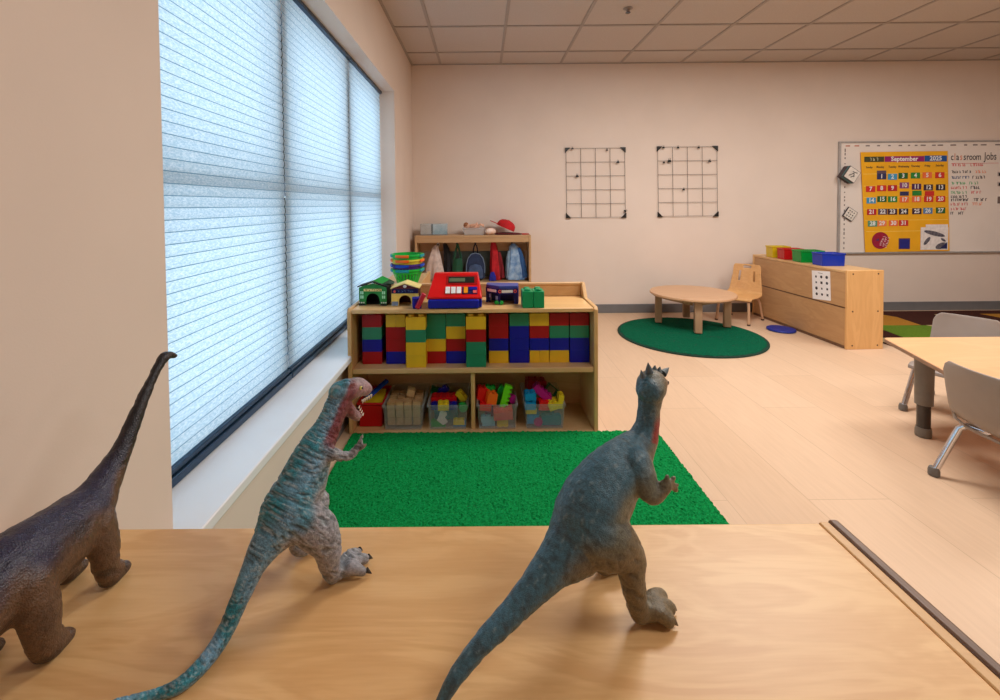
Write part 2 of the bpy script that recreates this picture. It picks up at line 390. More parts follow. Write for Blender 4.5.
# block towers
BCOL = {'red': mat('block_red', (166, 8, 20), .4, var=.04, scale=12, spec=.3), 'blue': mat('block_blue', (12, 16, 152), .4, var=.04, scale=12, spec=.3), 'yellow': mat('block_yellow', (226, 178, 30), .35, var=.04, scale=12), 'green': mat('block_green', (22, 128, 92), .35, var=.04, scale=12)}
CW, CH = .0975, .0621
_bc = {}
def block_mesh(w, d, h, col, studs):
    k = (w, d, h, col, studs)
    if k not in _bc:
        b = MB(); e = .0025
        b.prism([(-w / 2 + e, 0), (w / 2 - e, 0), (w / 2, e), (w / 2, h - e), (w / 2 - e, h), (-w / 2 + e, h), (-w / 2, h - e), (-w / 2, e)], -d / 2, d / 2, 'y')
        nx = max(1, round(w / .049))
        if studs:
            for i in range(nx):
                for j in range(2): b.cyl(((i + .5) * w / nx - w / 2, (j - .5) * d / 2, h), ((i + .5) * w / nx - w / 2, (j - .5) * d / 2, h + .011), .0155, .0150, 14)
        _bc[k] = b.mesh('block', BCOL[col], 35)
    return _bc[k]
ORD = ['first', 'second', 'third', 'fourth', 'fifth', 'sixth', 'seventh', 'eighth', 'ninth', 'tenth', 'eleventh']
TOW = [(360, 380, 0, 'R G B R'), (384.4, 403.6, 0, 'YY R R B'), (404.4, 424, 1, 'Y G Y Y'), (424.8, 444.4, 0, 'G G Y R'), (445.2, 464, 0, 'G Y R B'), (464.8, 485.2, 1, 'Y R G G'),
       (488.8, 508, 0, 'R R B Y'), (509.2, 529.2, 0, 'G B B B'), (529.6, 549.2, 0, 'Y R B YY'), (550.8, 570.4, 0, 'R G B Y'), (571, 591, 0, 'R G B B')]
CN = {'R': 'red', 'G': 'green', 'B': 'blue', 'Y': 'yellow'}
for k, (p0, p1, fwd, cols) in enumerate(TOW):
    yf = 2.262 - .055 * fwd
    xc = ((p0 + p1) / 2 - 482) / 452 * (yf) - (.0085 if k > 8 else .003 if k > 5 else 0)
    lv = cols.split(); place = ['topmost', 'second from the top', 'third from the top', 'lowest']
    for i, c in enumerate(lv):
        z = .3205 + (3 - i) * (CH + .0004)
        for h in range(len(c)):
            wd = CW if len(c) == 1 else CW / 2 - .0006
            xx = xc if len(c) == 1 else xc + (h - .5) * CW / 2
            o = bpy.data.objects.new('toy_block', block_mesh(wd, CW, CH, CN[c[0]], i == 0)); C.objects.link(o); o.location = (xx, yf + CW / 2 + .001, z)
            half = '' if len(c) == 1 else ('half-width ' if h == 0 else 'half-width ')
            sd = '' if len(c) == 1 else (', its window-side half' if h == 0 else ', its divider-side half' if k < 5 else ', its half away from the window')
            if len(c) == 2 and h == 1: sd = ', its half away from the window'
            tag(o, f'{half}{CN[c[0]]} block, {place[i]} in the {ORD[k]} tower from the window' if not half else f'{half}{CN[c[0]]} block, {place[i]}, {ORD[k]} tower from the window, {"nearer" if h == 0 else "farther"} half', 'toy block', 'block towers on the middle shelf')

# bins on the bottom shelf
CLEAR = clear_plastic('clear_bin', (232, 236, 236), .07)
def bin_mb(w0, w1, d0, d1, h, tk=.003, lip_=.007):
    b = MB(); lip = lip_
    def ring(w, d, z, inset=0): return [(-w / 2 + inset, -d / 2 + inset, z), (w / 2 - inset, -d / 2 + inset, z), (w / 2 - inset, d / 2 - inset, z), (-w / 2 + inset, d / 2 - inset, z)]
    rings = [ring(w0, d0, 0), ring(w1, d1, h - .012), ring(w1 + 2 * lip, d1 + 2 * lip, h - .011), ring(w1 + 2 * lip, d1 + 2 * lip, h), ring(w1, d1, h, tk), ring(w0, d0, tk, tk)]
    vs = [p for r_ in rings for p in r_]; fs = [(3, 2, 1, 0)]
    for i in range(5):
        for j in range(4): fs.append((4 * i + j, 4 * i + (j + 1) % 4, 4 * i + 4 + (j + 1) % 4, 4 * i + 4 + j))
    fs.append((20, 21, 22, 23)); b.add(vs, fs); return b
BY = 2.200
bins = [(-.3985, 'clear plastic bin of plain wooden cubes on the bottom shelf'), (-.1775, 'clear plastic bin of mostly blue and green bricks beside the wooden cubes'), (.0675, 'clear plastic bin heaped with red, orange and lime bricks right of the divider'), (.303, 'clear plastic bin with a cyan tower, farthest from the window on the bottom shelf')]
for xb_, lab in bins:
    o = bin_mb(.180, .192, .255, .27, .126).build('storage_bin', CLEAR, bevel=.004, loc=(xb_, BY + .137, .0085), smooth=30)
    tag(o, lab, 'bin', 'clear bins on the bottom shelf')
RT = plastic('red_tub', (190, 14, 18))
tg = thing('red_tub', 'red plastic tub partly behind the teal dinosaur head, by the window end', 'tub', (-.5685, 2.345, .0085))
bin_mb(.112, .120, .2, .21, .125).build('tub_wall', RT, tg, bevel=.004)
# what lies in the tub
LYEL = plastic('light_yellow_plastic', (232, 204, 40)); LBLUE = plastic('bright_blue_plastic', (16, 70, 190)); CYAN = plastic('cyan_plastic', (20, 140, 200)); LIME = plastic('lime_plastic', (110, 222, 30)); ORANGE = plastic('orange_plastic', (242, 110, 30)); MAG = plastic('magenta_plastic', (182, 18, 128)); PINK = plastic('coral_plastic', (240, 96, 90)); LTB = plastic('pale_blue_plastic', (140, 190, 214)); BGRN = plastic('bright_green_plastic', (18, 160, 60)); PURP = plastic('purple_plastic', (150, 30, 120)); BRED = plastic('bright_red_plastic', (228, 28, 28)); TEALB = plastic('sea_blue_plastic', (20, 128, 150)); DGRN = plastic('dark_green_plastic', (10, 92, 40))
b = MB().box(-.048, -.085, 0, .048, .085, .07); tag(b.build('play_board', LYEL, loc=(-.5685, 2.345, .0125), bevel=.003), 'yellow board standing inside the red tub', 'board')
ob = MB().box(-.050, -.07, 0, .050, .04, .018).build('toy_tray', LYEL, loc=(-.5685, 2.36, .113), rot=(.35, 0, 0), bevel=.004); tag(ob, 'yellow flat piece sloping in the top of the red tub', 'toy')
MB().box(-.011, -.075, 0, .011, .06, .014).build('toy_ruler', LBLUE)
o = bpy.data.objects['toy_ruler']; o.location = (-.545, 2.335, .163); o.rotation_euler = (.42, 0, -.75); tag(o, 'blue bar lying across the yellow piece in the red tub', 'toy')

def brick_mb(nx, ny, h=.03, u=.0245):
    w, d = nx * u, ny * u; b = MB(); b.box(-w / 2, -d / 2, -h / 2, w / 2, d / 2, h / 2)
    for i in range(nx):
        for j in range(ny): b.cyl(((i + .5) * u - w / 2, (j + .5) * u - d / 2, h / 2), ((i + .5) * u - w / 2, (j + .5) * u - d / 2, h / 2 + .006), .0075, n=12)
    return b
_bm = {}
def brick(kind, m, loc, rot, label, group, u=.0245, h=.03):
    k = (kind, m.name, u, h)
    if k not in _bm:
        if kind == 'wheel':
            b = MB(); b.tube([(0, -.012, 0), (0, -.012, 0), (0, .012, 0)], [.02, .022, .022], 24); b.cyl((0, -.016, 0), (0, -.0125, 0), .009, n=16); b.cyl((0, .0125, 0), (0, .016, 0), .009, n=16)
        elif kind == 'zigzag':
            b = MB(); pl = [(-.02, -.055)]
            for i in range(5): pl += [(.008, -.055 + i * .022), (.008, -.043 + i * .022), (.020, -.041 + i * .022), (.020, -.035 + i * .022)]
            pl += [(.008, .058), (-.02, .058)]; b.prism(pl, -.013, .013, 'z')
        elif kind == 'frame':
            b = MB(); b.box(-.03, -.02, -.012, .03, -.015, .012).box(-.03, .015, -.012, .03, .02, .012).box(-.03, -.015, -.012, -.025, .015, .012).box(.025, -.015, -.012, .03, .015, .012)
        elif kind == 'bag':
            b = MB(); b.tube([(0, 0, -.03), (.004, 0, -.02), (-.004, 0, 0), (0, 0, .02), (.003, 0, .03)], [(.022, .008), (.028, .01), (.016, .009), (.02, .009), (.012, .006)], 14)
        else: b = brick_mb(kind[0], kind[1], h, u)
        _bm[k] = b.mesh('toy_brick', m, 35)
    o = bpy.data.objects.new('toy_brick', _bm[k]); C.objects.link(o); o.location = loc; o.rotation_euler = rot
    return tag(o, label, 'toy brick', group)
def P(px, py, y):   # pixel on the plane at depth y (for reading off heights of the small pieces)
    d = CAMR @ V(((px - PX) / F_, -(py - PY) / F_, -1)); k = y / d.y
    return V((0, 0, HC)) + d * k
def B(kind, m, px, py, y, rot, label, grp, **kw):
    p = P(px, py, y); p.z = max(p.z, .0125 + (.022 if kind == 'wheel' else .032 if kind == 'bag' else .012 if rot[0] == 90 and kind not in ('zigzag',) else kw.get('h', .03) / 2)); p.y = max(p.y, 2.212 + (.012 if kind in ('wheel', 'bag') else kw.get('h', .03) / 2 + .006 if rot[0] == 90 else kind[1] * kw.get('u', .0245) / 2 if isinstance(kind, tuple) else .03)); return brick(kind, m, p, tuple(math.radians(a) for a in rot), label, grp, **kw)
# wooden cubes
CUBE = wood('wooden_cube', (206, 168, 122), (178, 138, 92), 'Z', 3, .5, .8)
cb = MB().box(-.0185, -.0185, -.0185, .0185, .0185, .0185).mesh('wooden_cube', CUBE, 35)
gc = 'wooden cubes in the clear bin'
k = 0
for lay in range(3):
    for i in range(4):
        for j in range(3):
            o = bpy.data.objects.new('wooden_cube', cb); C.objects.link(o)
            o.location = (-.3985 + (i - 1.5) * .0425 + random.uniform(-.001, .001), BY + .048 + j * .055, .0425 + lay * .0382); o.rotation_euler = (0, 0, random.uniform(-.06, .06))
            tag(o, 'plain wooden cube packed inside the clear bin next to the red tub', 'wooden cube', gc)
for (px, py, yy, rot, lab) in ((411, 391.5, 2.30, (6, 10, 8), 'plain wooden cube perched highest on the heap of cubes'), (398, 397.5, 2.36, (4, -12, 25), 'wooden cube lying behind the perched one toward the red tub'), (392.5, 404, 2.25, (12, 8, 12), 'wooden cube lying loosely at the front of the heap nearest the red tub'),
                               (406, 403, 2.27, (5, -8, -14), 'wooden cube lying at the front middle of the heap, below the perched cube'), (417, 399.5, 2.31, (-8, 14, 35), 'wooden cube tilted on the heap toward the blue and green bricks'), (417.5, 405, 2.262, (10, 4, -20), 'wooden cube at the front of the heap nearest the blue and green bricks')):
    p = P(px, py, yy); o = bpy.data.objects.new('wooden_cube', cb); C.objects.link(o); o.location = p; o.rotation_euler = tuple(math.radians(a) for a in rot); tag(o, lab, 'wooden cube', gc)
# bricks: bin 2
g2 = 'bricks in the blue and green bin'; w2 = 'in the bin beside the wooden cubes'
B((4, 2), RED, 444.5, 397.2, 2.31, (0, 0, 0), f'long red brick on top of the blue one {w2}', g2, u=.032, h=.022)
B((4, 2), BLUE, 444.5, 404, 2.28, (0, 0, 0), f'long dark blue brick under the red one {w2}', g2, u=.032, h=.03)
B((2, 2), LYEL, 443.5, 405.5, 2.238, (0, 0, 3), f'yellow brick at the front rim {w2}', g2, u=.027, h=.03)
B((2, 1), LYEL, 461.5, 395.5, 2.30, (20, 50, 0), f'small yellow brick tilted up at the corner {w2}', g2, u=.028, h=.032)
B('wheel', BGRN, 463, 407, 2.245, (0, 0, 20), f'round green piece at the front corner {w2}', g2)
B((2, 1), DGRN, 436.5, 390.5, 2.38, (10, 20, 10), f'dark green brick at the back {w2}', g2, u=.03)
B((2, 1), BLUE, 443.5, 390, 2.37, (0, -35, 0), f'blue brick standing at the back {w2}', g2, u=.028)
B('bag', WHITEP, 442.5, 417, 2.236, (0, 15, 0), f'crumpled white piece pressed against the front wall {w2}', g2)
B((2, 1), LYEL, 459, 421.3, 2.243, (0, 0, 0), f'yellow brick behind the lower front wall {w2}', g2, u=.028, h=.024)
B((3, 1), CYAN, 459.8, 428, 2.243, (0, 0, 0), f'bright blue brick at the bottom front {w2}', g2, u=.021, h=.026)
B((3, 1), BGRN, 438.5, 428, 2.243, (0, 0, 0), f'green brick at the bottom front {w2}', g2, u=.024, h=.028)
B((4, 2), TEALB, 446.5, 420, 2.34, (0, 0, 0), f'sea blue brick deep inside {w2}', g2, u=.030, h=.07)
# bin 3
g3 = 'bricks in the red and lime bin'; w3 = 'in the bin right of the divider'
B((2, 2), BRED, 482, 392.5, 2.30, (0, 8, 10), f'tall red brick standing highest {w3}', g3, u=.026, h=.06)
B((2, 2), BRED, 485.5, 405, 2.262, (0, 5, 0), f'red brick at the front left {w3}', g3, u=.029, h=.035)
B((2, 2), ORANGE, 491, 397.5, 2.268, (0, 10, 15), f'orange brick leaning on the red ones {w3}', g3, u=.025, h=.055)
B((2, 1), BGRN, 490, 388, 2.30, (0, 10, 10), f'green brick on top of the orange one {w3}', g3, u=.025, h=.026)
B('zigzag', LIME, 506, 396, 2.27, (90, 15, 0), f'lime green toothed bar standing up {w3}', g3)
B('zigzag', BGRN, 499.5, 396, 2.31, (90, 22, 0), f'green toothed bar behind the lime one {w3}', g3)
B('wheel', MAG, 512, 398.5, 2.30, (0, 0, 30), f'round magenta piece at the edge {w3}', g3)
B((3, 2), PINK, 503, 412.5, 2.252, (10, -4, 0), f'coral brick lying behind the front rim {w3}', g3, u=.032, h=.042)
B((3, 1), LTB, 488.5, 427.5, 2.243, (0, 0, 0), f'pale blue brick at the bottom front {w3}', g3, u=.021, h=.036)
B((2, 1), LTB, 486, 418.5, 2.25, (0, 0, 0), f'pale blue brick above the other pale blue one {w3}', g3, u=.025, h=.03)
B((2, 2), LYEL, 502.5, 427, 2.244, (90, 0, 0), f'square yellow brick showing its studs through the front {w3}', g3, u=.028, h=.018)
B((4, 2), PURP, 498, 424, 2.34, (0, 0, 0), f'purple brick deep inside {w3}', g3, u=.034, h=.06)
# bin 4
g4 = 'bricks in the cyan tower bin'; w4 = 'in the bin farthest from the window'
B((2, 2), CYAN, 530, 404, 2.252, (0, 0, 0), f'lower cyan brick of the little tower {w4}', g4, u=.027, h=.036)
B((2, 2), CYAN, 530, 395, 2.254, (0, 0, 2), f'upper cyan brick of the little tower {w4}', g4, u=.027, h=.034)
B((2, 1), LYEL, 531, 410.6, 2.243, (0, 0, 0), f'yellow brick under the cyan tower {w4}', g4, u=.027, h=.022)
B((3, 2), DKRED, 535.5, 383.5, 2.40, (0, 4, 6), f'dark red brick at the back {w4}', g4, u=.034, h=.05)
B((4, 2), MAG, 542, 392, 2.30, (0, 42, -5), f'magenta brick tilted across the top {w4}', g4, u=.026, h=.034)
B('frame', DGRN, 551.5, 389.5, 2.34, (80, 40, 0), f'dark green open frame standing at the back {w4}', g4)
B((2, 2), BRED, 543, 404, 2.27, (0, 4, 10), f'bright red brick below the magenta one {w4}', g4, u=.027, h=.042)
B((2, 2), LYEL, 553, 404, 2.262, (8, -20, 0), f'yellow brick lying by the rim {w4}', g4, u=.026, h=.036)
B((1, 2), LYEL, 560, 400, 2.262, (0, 8, 0), f'yellow brick standing upright at the corner {w4}', g4, u=.026, h=.066)
B((3, 1), TEALB, 551, 419, 2.243, (0, 0, 0), f'sea blue brick behind the front wall {w4}', g4, u=.032, h=.048)
B((2, 1), CYAN, 533, 418, 2.245, (0, 0, 0), f'cyan brick behind the front wall {w4}', g4, u=.03, h=.045)
B('wheel', MAG, 538, 427.5, 2.238, (0, 0, 0), f'round magenta piece at the bottom front {w4}', g4)
B((3, 1), PURP, 549.5, 428.5, 2.243, (0, 0, 0), f'purple brick at the bottom front {w4}', g4, u=.021, h=.022)
B((4, 2), TEALB, 543, 420, 2.34, (0, 0, 0), f'sea blue brick deep inside {w4}', g4, u=.028, h=.07)

# ------------------------------------------------------------------ toys on the shelf top (z = .62)
ZT = .6126
HG = mat('house_green', (20, 132, 52), .6, var=.08, scale=40); HDG = mat('house_dark', (16, 30, 24), .7, var=.1); HCR = mat('house_cream', (238, 218, 140), .6, var=.05); HRG = plastic('roof_green', (16, 150, 58), .5)
def squiggle(mb, x0, x1, y, zc, h, m, seed, dx=.006, thick=.0012, axis='x'):
    """unreadable lettering: a row of small letter-like strokes"""
    rr = random.Random(seed); x = x0
    while x < x1:
        k = rr.choice((0, 1, 2, 3)); w = dx * .62
        def S(a, b): mb.tube([(a[0], y, a[1]), (b[0], y, b[1])], thick * .5, 4, m)
        if k in (0, 2): S((x, zc - h / 2), (x, zc + h / 2))
        if k in (1, 2): S((x, zc + h / 2), (x + w, zc + h / 2))
        if k == 1: S((x + w, zc - h / 2), (x + w, zc + h / 2))
        if k in (0, 3): S((x, zc - h / 2), (x + w, zc - h / 2 + rr.random() * h))
        if k == 3: S((x, zc + h / 2), (x + w, zc - h / 2))
        x += dx * rr.choice((1, 1, 1, 1.7))
def arch_front(w, h, top, aw, ah, y0, y1, m=0):
    """wall with an arched doorway, apex roofline given as list of (x,z) from right to left over the top"""
    arc = [(aw * math.cos(a), ah - aw + aw * math.sin(a)) for a in [PI * i / 10 for i in range(11)]]
    poly = [(w / 2, 0)] + top + [(-w / 2, 0), (-aw, 0)] + arc[::-1] + [(aw, 0)]
    return poly
t = thing('toy_house', 'green toy house with an arched doorway on the shelf by the window', 'toy house', (-.556, 2.335, ZT), -.06); t.scale = (1, 1, 1.09)
w_, h_ = .142, .078
fr = MB().prism(arch_front(w_, h_, [(w_ / 2, .084), (0, .104), (-w_ / 2, .084)], .036, .058, 0, 0), -.048, -.042, 'y'); fr.build('front_wall', HG, t)
MB().box(w_ / 2 - .006, -.041, 0, w_ / 2, .05, .083).box(-w_ / 2, -.041, 0, -w_ / 2 + .006, .05, .083).box(-w_ / 2 + .007, .044, 0, w_ / 2 - .007, .05, .083).box(-w_ / 2 + .007, -.02, 0, w_ / 2 - .007, .04, .003).build('house_body', HDG, t)
MB().prism([(-w_ / 2 - .008, .085), (0, .107), (w_ / 2 + .008, .085), (w_ / 2 + .008, .090), (0, .113), (-w_ / 2 - .008, .090)], -.052, .02, 'y').build('roof_edge', HDG, t)
hq = [P(372.5, 281, 2.30), P(382, 283.6, 2.30), P(390, 279.2, 2.395), P(382.5, 275.8, 2.395)]; Mi = (Matrix.Translation((-.556, 2.335, ZT)) @ Matrix.Rotation(-.06, 4, 'Z') @ Matrix.Diagonal((1, 1, 1.09, 1))).inverted(); hq = [Mi @ q for q in hq]
MB().add(hq + [q + V((0, 0, -.004)) for q in hq], [(0, 1, 2, 3), (7, 6, 5, 4), (0, 4, 5, 1), (1, 5, 6, 2), (2, 6, 7, 3), (3, 7, 4, 0)]).build('roof', HRG, t)
hd_ = [hq[1], Mi @ P(393.5, 283.5, 2.31), Mi @ P(394.5, 281.5, 2.395), hq[2]]
MB().add(hd_ + [q + V((0, 0, -.004)) for q in hd_], [(0, 1, 2, 3), (7, 6, 5, 4), (0, 4, 5, 1), (1, 5, 6, 2), (2, 6, 7, 3), (3, 7, 4, 0)]).build('roof', mat('roof_dark', (18, 62, 34), .6), t)
sg = MB().box(-.046, -.0495, .067, .046, -.0485, .078, 0); squiggle(sg, -.04, .04, -.0502, .0725, .006, 1, 3, .0085, .0018); sg.build('sign', [HCR, HDG], t)
for sx in (-1, 1):
    for z in (.040, .060):
        p = MB().box(sx * .056 - .008, -.0495, z - .007, sx * .056 + .008, -.0485, z + .007, 0).box(sx * .056 - .001, -.0500, z - .007, sx * .056 + .001, -.0494, z + .007, 1); p.build('window', [plastic('pale_green', (170, 226, 190)), HG], t)
for i in range(3):
    for sx in (-1, 1): MB().sphere((sx * (.046 + .011 * i), -.05, .014), .0032, 6).build('flower', WHITEP, t)
MB().box(-w_ / 2, -.0500, 0, -.038, -.0485, .009).box(.038, -.0500, 0, w_ / 2, -.0485, .009).build('base_strip', HDG, t)

HYE = mat('house_yellow', (236, 206, 96), .6, var=.06, scale=30); HMR = mat('house_maroon', (96, 18, 30), .6, var=.06)
t = thing('toy_house', 'cream toy house with a navy sign band and dark gable, beside the green one', 'toy house', (-.393, 2.315, ZT), .02); t.scale = (1, 1, 1.06)
w_ = .136
MB().prism(arch_front(w_, 0, [(w_ / 2, .060), (-w_ / 2, .060)], .031, .052, 0, 0), -.046, -.040, 'y').build('front_wall', HYE, t)
MB().prism([(w_ / 2 - .002, .0605), (w_ / 2 - .002, .082), (-w_ / 2 + .002, .082), (-w_ / 2 + .002, .0605)], -.047, -.040, 'y').build('sign_band', NAVY, t)
MB().prism([(-w_ / 2 + .002, .0825), (w_ / 2 - .002, .0825), (.03, .098), (0, .105), (-.03, .098)], -.047, -.040, 'y').build('gable', HMR, t)
sg = MB(); squiggle(sg, -.035, .05, -.0476, .071, .009, 0, 11, .011, .002); sg.build('lettering', plastic('slate_blue', (70, 110, 170)), t)
MB().sphere((-.052, -.047, .070), .006, 8).build('emblem', PINK, t)
MB().sphere((0, -.047, .094), .007, 8, sq=(1.3, .4, 1)).build('emblem', WHITEP, t)
MB().box(-w_ / 2 + .002, -.0475, .002, -.034, -.0462, .022).build('painted_bench', plastic('slate_paint', (120, 140, 170)), t)
MB().box(w_ / 2 - .006, -.039, 0, w_ / 2, .05, .08).box(-w_ / 2, -.039, 0, -w_ / 2 + .006, .05, .08).box(-w_ / 2 + .007, .044, 0, w_ / 2 - .007, .05, .08).build('house_body', mat('house_brown', (92, 44, 24), .7), t)
MB().prism([(-w_ / 2 - .004, .083), (0, .106), (w_ / 2 + .006, .083), (w_ / 2 + .006, .087), (0, .111), (-w_ / 2 - .004, .087)], -.050, .056, 'y').build('roof', HCR, t)

# red and blue toy leaning beside the register
t = thing('toy_phone', 'small blue toy with a red bar leaning against the cash register', 'toy', (-.317, 2.225, ZT), .25)
MB().box(-.030, -.02, 0, .012, .03, .052).build('toy_body', BLUE, t, bevel=.004)
o = MB().box(-.011, -.012, 0, .011, .014, .080).build('bar', mat('crimson_plastic', (190, 16, 50), .4), t, bevel=.004); o.rotation_euler = (0, math.radians(27), 0); o.location = (-.013, -.036, .006)

# cash register
t = thing('toy_cash_register', 'red and blue toy cash register with a grey display on the shelf top', 'toy cash register', (-.139, 2.27, ZT))
RR = plastic('register_red', (214, 14, 16), .3); BB = plastic('register_blue', (14, 28, 158), .3)
def frustum(mb, x0, x1, xt0, xt1, prof, m=0):
    """prism along x whose ends lean in with height: prof = [(y,z)], z max maps to xt"""
    zs = [z for _, z in prof]; z0, z1 = min(zs), max(zs); n = len(prof)
    L = [(x0 + (xt0 - x0) * (z - z0) / (z1 - z0), y, z) for y, z in prof]; Rr = [(x1 + (xt1 - x1) * (z - z0) / (z1 - z0), y, z) for y, z in prof]
    fs = [tuple(range(n)), tuple(range(2 * n - 1, n - 1, -1))] + [(i, n + i, n + (i + 1) % n, (i + 1) % n) for i in range(n)]
    return mb.add(L + Rr, fs, m)
prof = [(-.075, .048), (-.075, .058), (-.030, .098), (-.006, .105), (.045, .158), (.085, .158), (.095, .048)]
frustum(MB(), -.135, .136, -.108, .116, prof).build('register_body', RR, t, bevel=.004)
MB().box(-.128, -.083, .004, .122, .09, .047).build('drawer', BB, t, bevel=.006)
MB().box(.1225, -.06, .004, .135, .09, .047).build('side_foot', BB, t, bevel=.004)
# sloped faces: helper frame on the key panel and on the display panel
def on_slope(a, b, u):   # point along slope from (y,z) a to b
    return (a[0] + (b[0] - a[0]) * u, a[1] + (b[1] - a[1]) * u)
def plate(name, x0, x1, a, b, u0, u1, th, m, par):
    (ya, za), (yb, zb) = on_slope(a, b, u0), on_slope(a, b, u1); d = V((0, b[0] - a[0], b[1] - a[1])).normalized(); n_ = V((0, -d.z, d.y)) * th
    vs = [(x0, ya, za), (x1, ya, za), (x1, yb, zb), (x0, yb, zb)]; vs += [(x, y + n_.y, z + n_.z) for x, y, z in vs]
    q = MB().add(vs, [(0, 1, 2, 3), (4, 5, 6, 7), (0, 1, 5, 4), (1, 2, 6, 5), (2, 3, 7, 6), (3, 0, 4, 7)])
    return q.build(name, m, par, smooth=0)
KA, KB = (-.075, .058), (-.030, .098); DA, DB = (-.006, .105), (.045, .158)
plate('display_frame', -.045, .112, DA, DB, .05, .78, .002, plastic('register_red_dark', (170, 10, 14)), t)
plate('display', -.034, .098, DA, DB, .16, .66, .0035, mat('display_dark', (34, 40, 36), .2), t)
plate('display_window', -.030, .050, DA, DB, .26, .54, .0042, mat('display_green', (96, 112, 84), .3), t)
for i, m in enumerate((WHITEP, WHITEP, WHITEP)): plate('key', -.044 + i * .0275, -.022 + i * .0275, KA, KB, .34, .98, .007, m, t)
plate('key_panel', .038, .113, KA, KB, .30, 1.02, .002, NAVY, t)
plate('key', .046, .066, KA, KB, .36, .96, .007, plastic('key_orange', (240, 150, 20)), t)
plate('key', .092, .110, KA, KB, .36, .62, .006, PINK, t); plate('key', .074, .110, KA, KB, .68, .98, .006, BLUE, t)

# navy toy garage
t = thing('toy_garage', 'navy blue toy station with an open front on the shelf, beside the cash register', 'toy garage', (.102, 2.345, ZT), -.12)
GN = plastic('garage_navy', (22, 26, 108), .35)
def rooflet(mb, a, b, z0, z1): return mb.prism([a, b], z0, z1)
MB().prism([(-.083, -.01), (-.01, -.062), (.083, -.045), (.083, .045), (-.083, .045)], .080, .094, 'z').build('roof', plastic('garage_roof', (58, 74, 156), .3), t, bevel=.002)  # roof lighter than the navy walls: pale blue sheen mixed into its colour
fr = MB(); fr.prism([(-.085, .0), (-.085, .078), (-.062, .078), (-.062, .0)], 0.0, .045, 'y'); fr.prism([(.062, .0), (.062, .078), (.085, .078), (.085, .0)], -.04, .045, 'y'); fr.box(-.061, .038, 0, .061, .045, .078)
fr.build('wall', GN, t)
def slab(mb, p, q, z0, z1, th=.006):
    d = (V(q) - V(p)).normalized(); n_ = V((-d.y, d.x)) * th
    return mb.prism([tuple(p), tuple(q), tuple(V(q) + n_), tuple(V(p) + n_)], z0, z1, 'z')
fa = MB(); slab(fa, (-.085, -.010), (-.012, -.062), .052, .0795); slab(fa, (-.010, -.063), (.085, -.046), .052, .0795); fa.build('fascia', GN, t)
po = MB(); po.box(-.016, -.060, 0, -.006, -.05, .0515); po.box(-.084, -.010, 0, -.076, -.001, .0515); po.box(.076, -.045, 0, .084, -.036, .0515); po.build('post', GN, t)
pl = MB(); slab(pl, (-.075, -.0185), (-.026, -.0535), .060, .074, -.001); slab(pl, (.002, -.0622), (.058, -.0522), .060, .074, -.001); pl.build('sign', WHITEP, t)
for x, y in ((-.007, -.064), (.07, -.05)):
    MB().lathe([(.0085, -.001), (.0085, .001), (.0045, .001), (.0045, -.001)], (0, 0, 0), 18, cap=False).build('ring_emblem', PINK, t, loc=(x, y, .067), rot=(PI / 2, 0, .15))
pw = MB(); slab(pw, (-.066, -.024), (-.056, -.031), .030, .048, -.001); slab(pw, (-.030, -.050), (-.018, -.0585), .022, .042, -.001); pw.build('window', plastic('garage_pane', (140, 150, 190)), t)
MB().sphere((-.024, -.068, .011), .010, 8, sq=(1.2, .5, 1)).sphere((.002, -.071, .011), .010, 8, sq=(1, .5, 1.1)).build('painted_bush', BGRN, t)
# two big green blocks
for i, (xx, lab) in enumerate(((.221, 'green building block on the shelf top touching the navy toy station side'), (.2755, 'green building block on the shelf top, nearer the shelf end'))):
    b = MB(); wq = .0265
    b.add([(-wq, -.045, 0), (wq, -.045, 0), (wq, .045, 0), (-wq, .045, 0), (-wq, -.045, .082), (wq, -.045, .082), (wq, .045, .082), (-wq, .045, .082)], [(3, 2, 1, 0), (4, 5, 6, 7), (0, 1, 5, 4), (1, 2, 6, 5), (2, 3, 7, 6), (3, 0, 4, 7)])
    for j in (-1, 1): b.cyl((0, j * .022, .082), (0, j * .022, .092), .016, .0155, 18)
    tag(b.build('toy_block', plastic('block_bright_green', (14, 152, 92), .3), loc=(xx, 2.245, ZT), bevel=.003), lab, 'toy block', 'green blocks on the shelf top')

# ------------------------------------------------------------------ low cabinet along the window, baskets on it
t = thing('low_cabinet', 'low wooden cabinet behind the block shelf that carries the green baskets', 'cabinet', (-.54, 3.06, 0))
MB().box(-.14, -.42, .58, .117, .42, .6).build('cabinet_top', BIRCH, t, bevel=.003)
MB().box(.118, -.42, 0, .138, .42, .612).build('side_panel', BIRCHZ, t, bevel=.003)
MB().box(-.14, -.42, 0, -.12, .42, .579).box(-.119, -.42, .0, .117, -.40, .579).box(-.119, .4, 0, .117, .42, .579).build('cabinet_body', BIRCHZ, t)
def basket_mb(body):
    b = MB(); r0, r1, h = .062, .094, .105
    b.lathe([(r0, 0), (r0 + .003, .004), (r0 + .001, .006), (.001, .006)], n=36); n = 26
    for i in range(n):
        a = 2 * PI * i / n; e = .0048
        p0 = V((r0 * math.cos(a), r0 * math.sin(a), .002)); p1 = V((r1 * math.cos(a), r1 * math.sin(a), h - .02))
        b.tube([p0, p1], [(.0065, .0015), (.0085, .0015)], 6, side=(-math.sin(a), math.cos(a), 0))
    b.lathe([(r1 - .002, h - .026), (r1 + .002, h - .026), (r1 + .0055, h), (r1 + .009, h), (r1 + .008, h - .005), (r1 + .012, h - .006), (r1 + .011, h + .004), (r1 - .001, h + .004), (r1 - .002, h - .026)], n=40, cap=False)
    return b
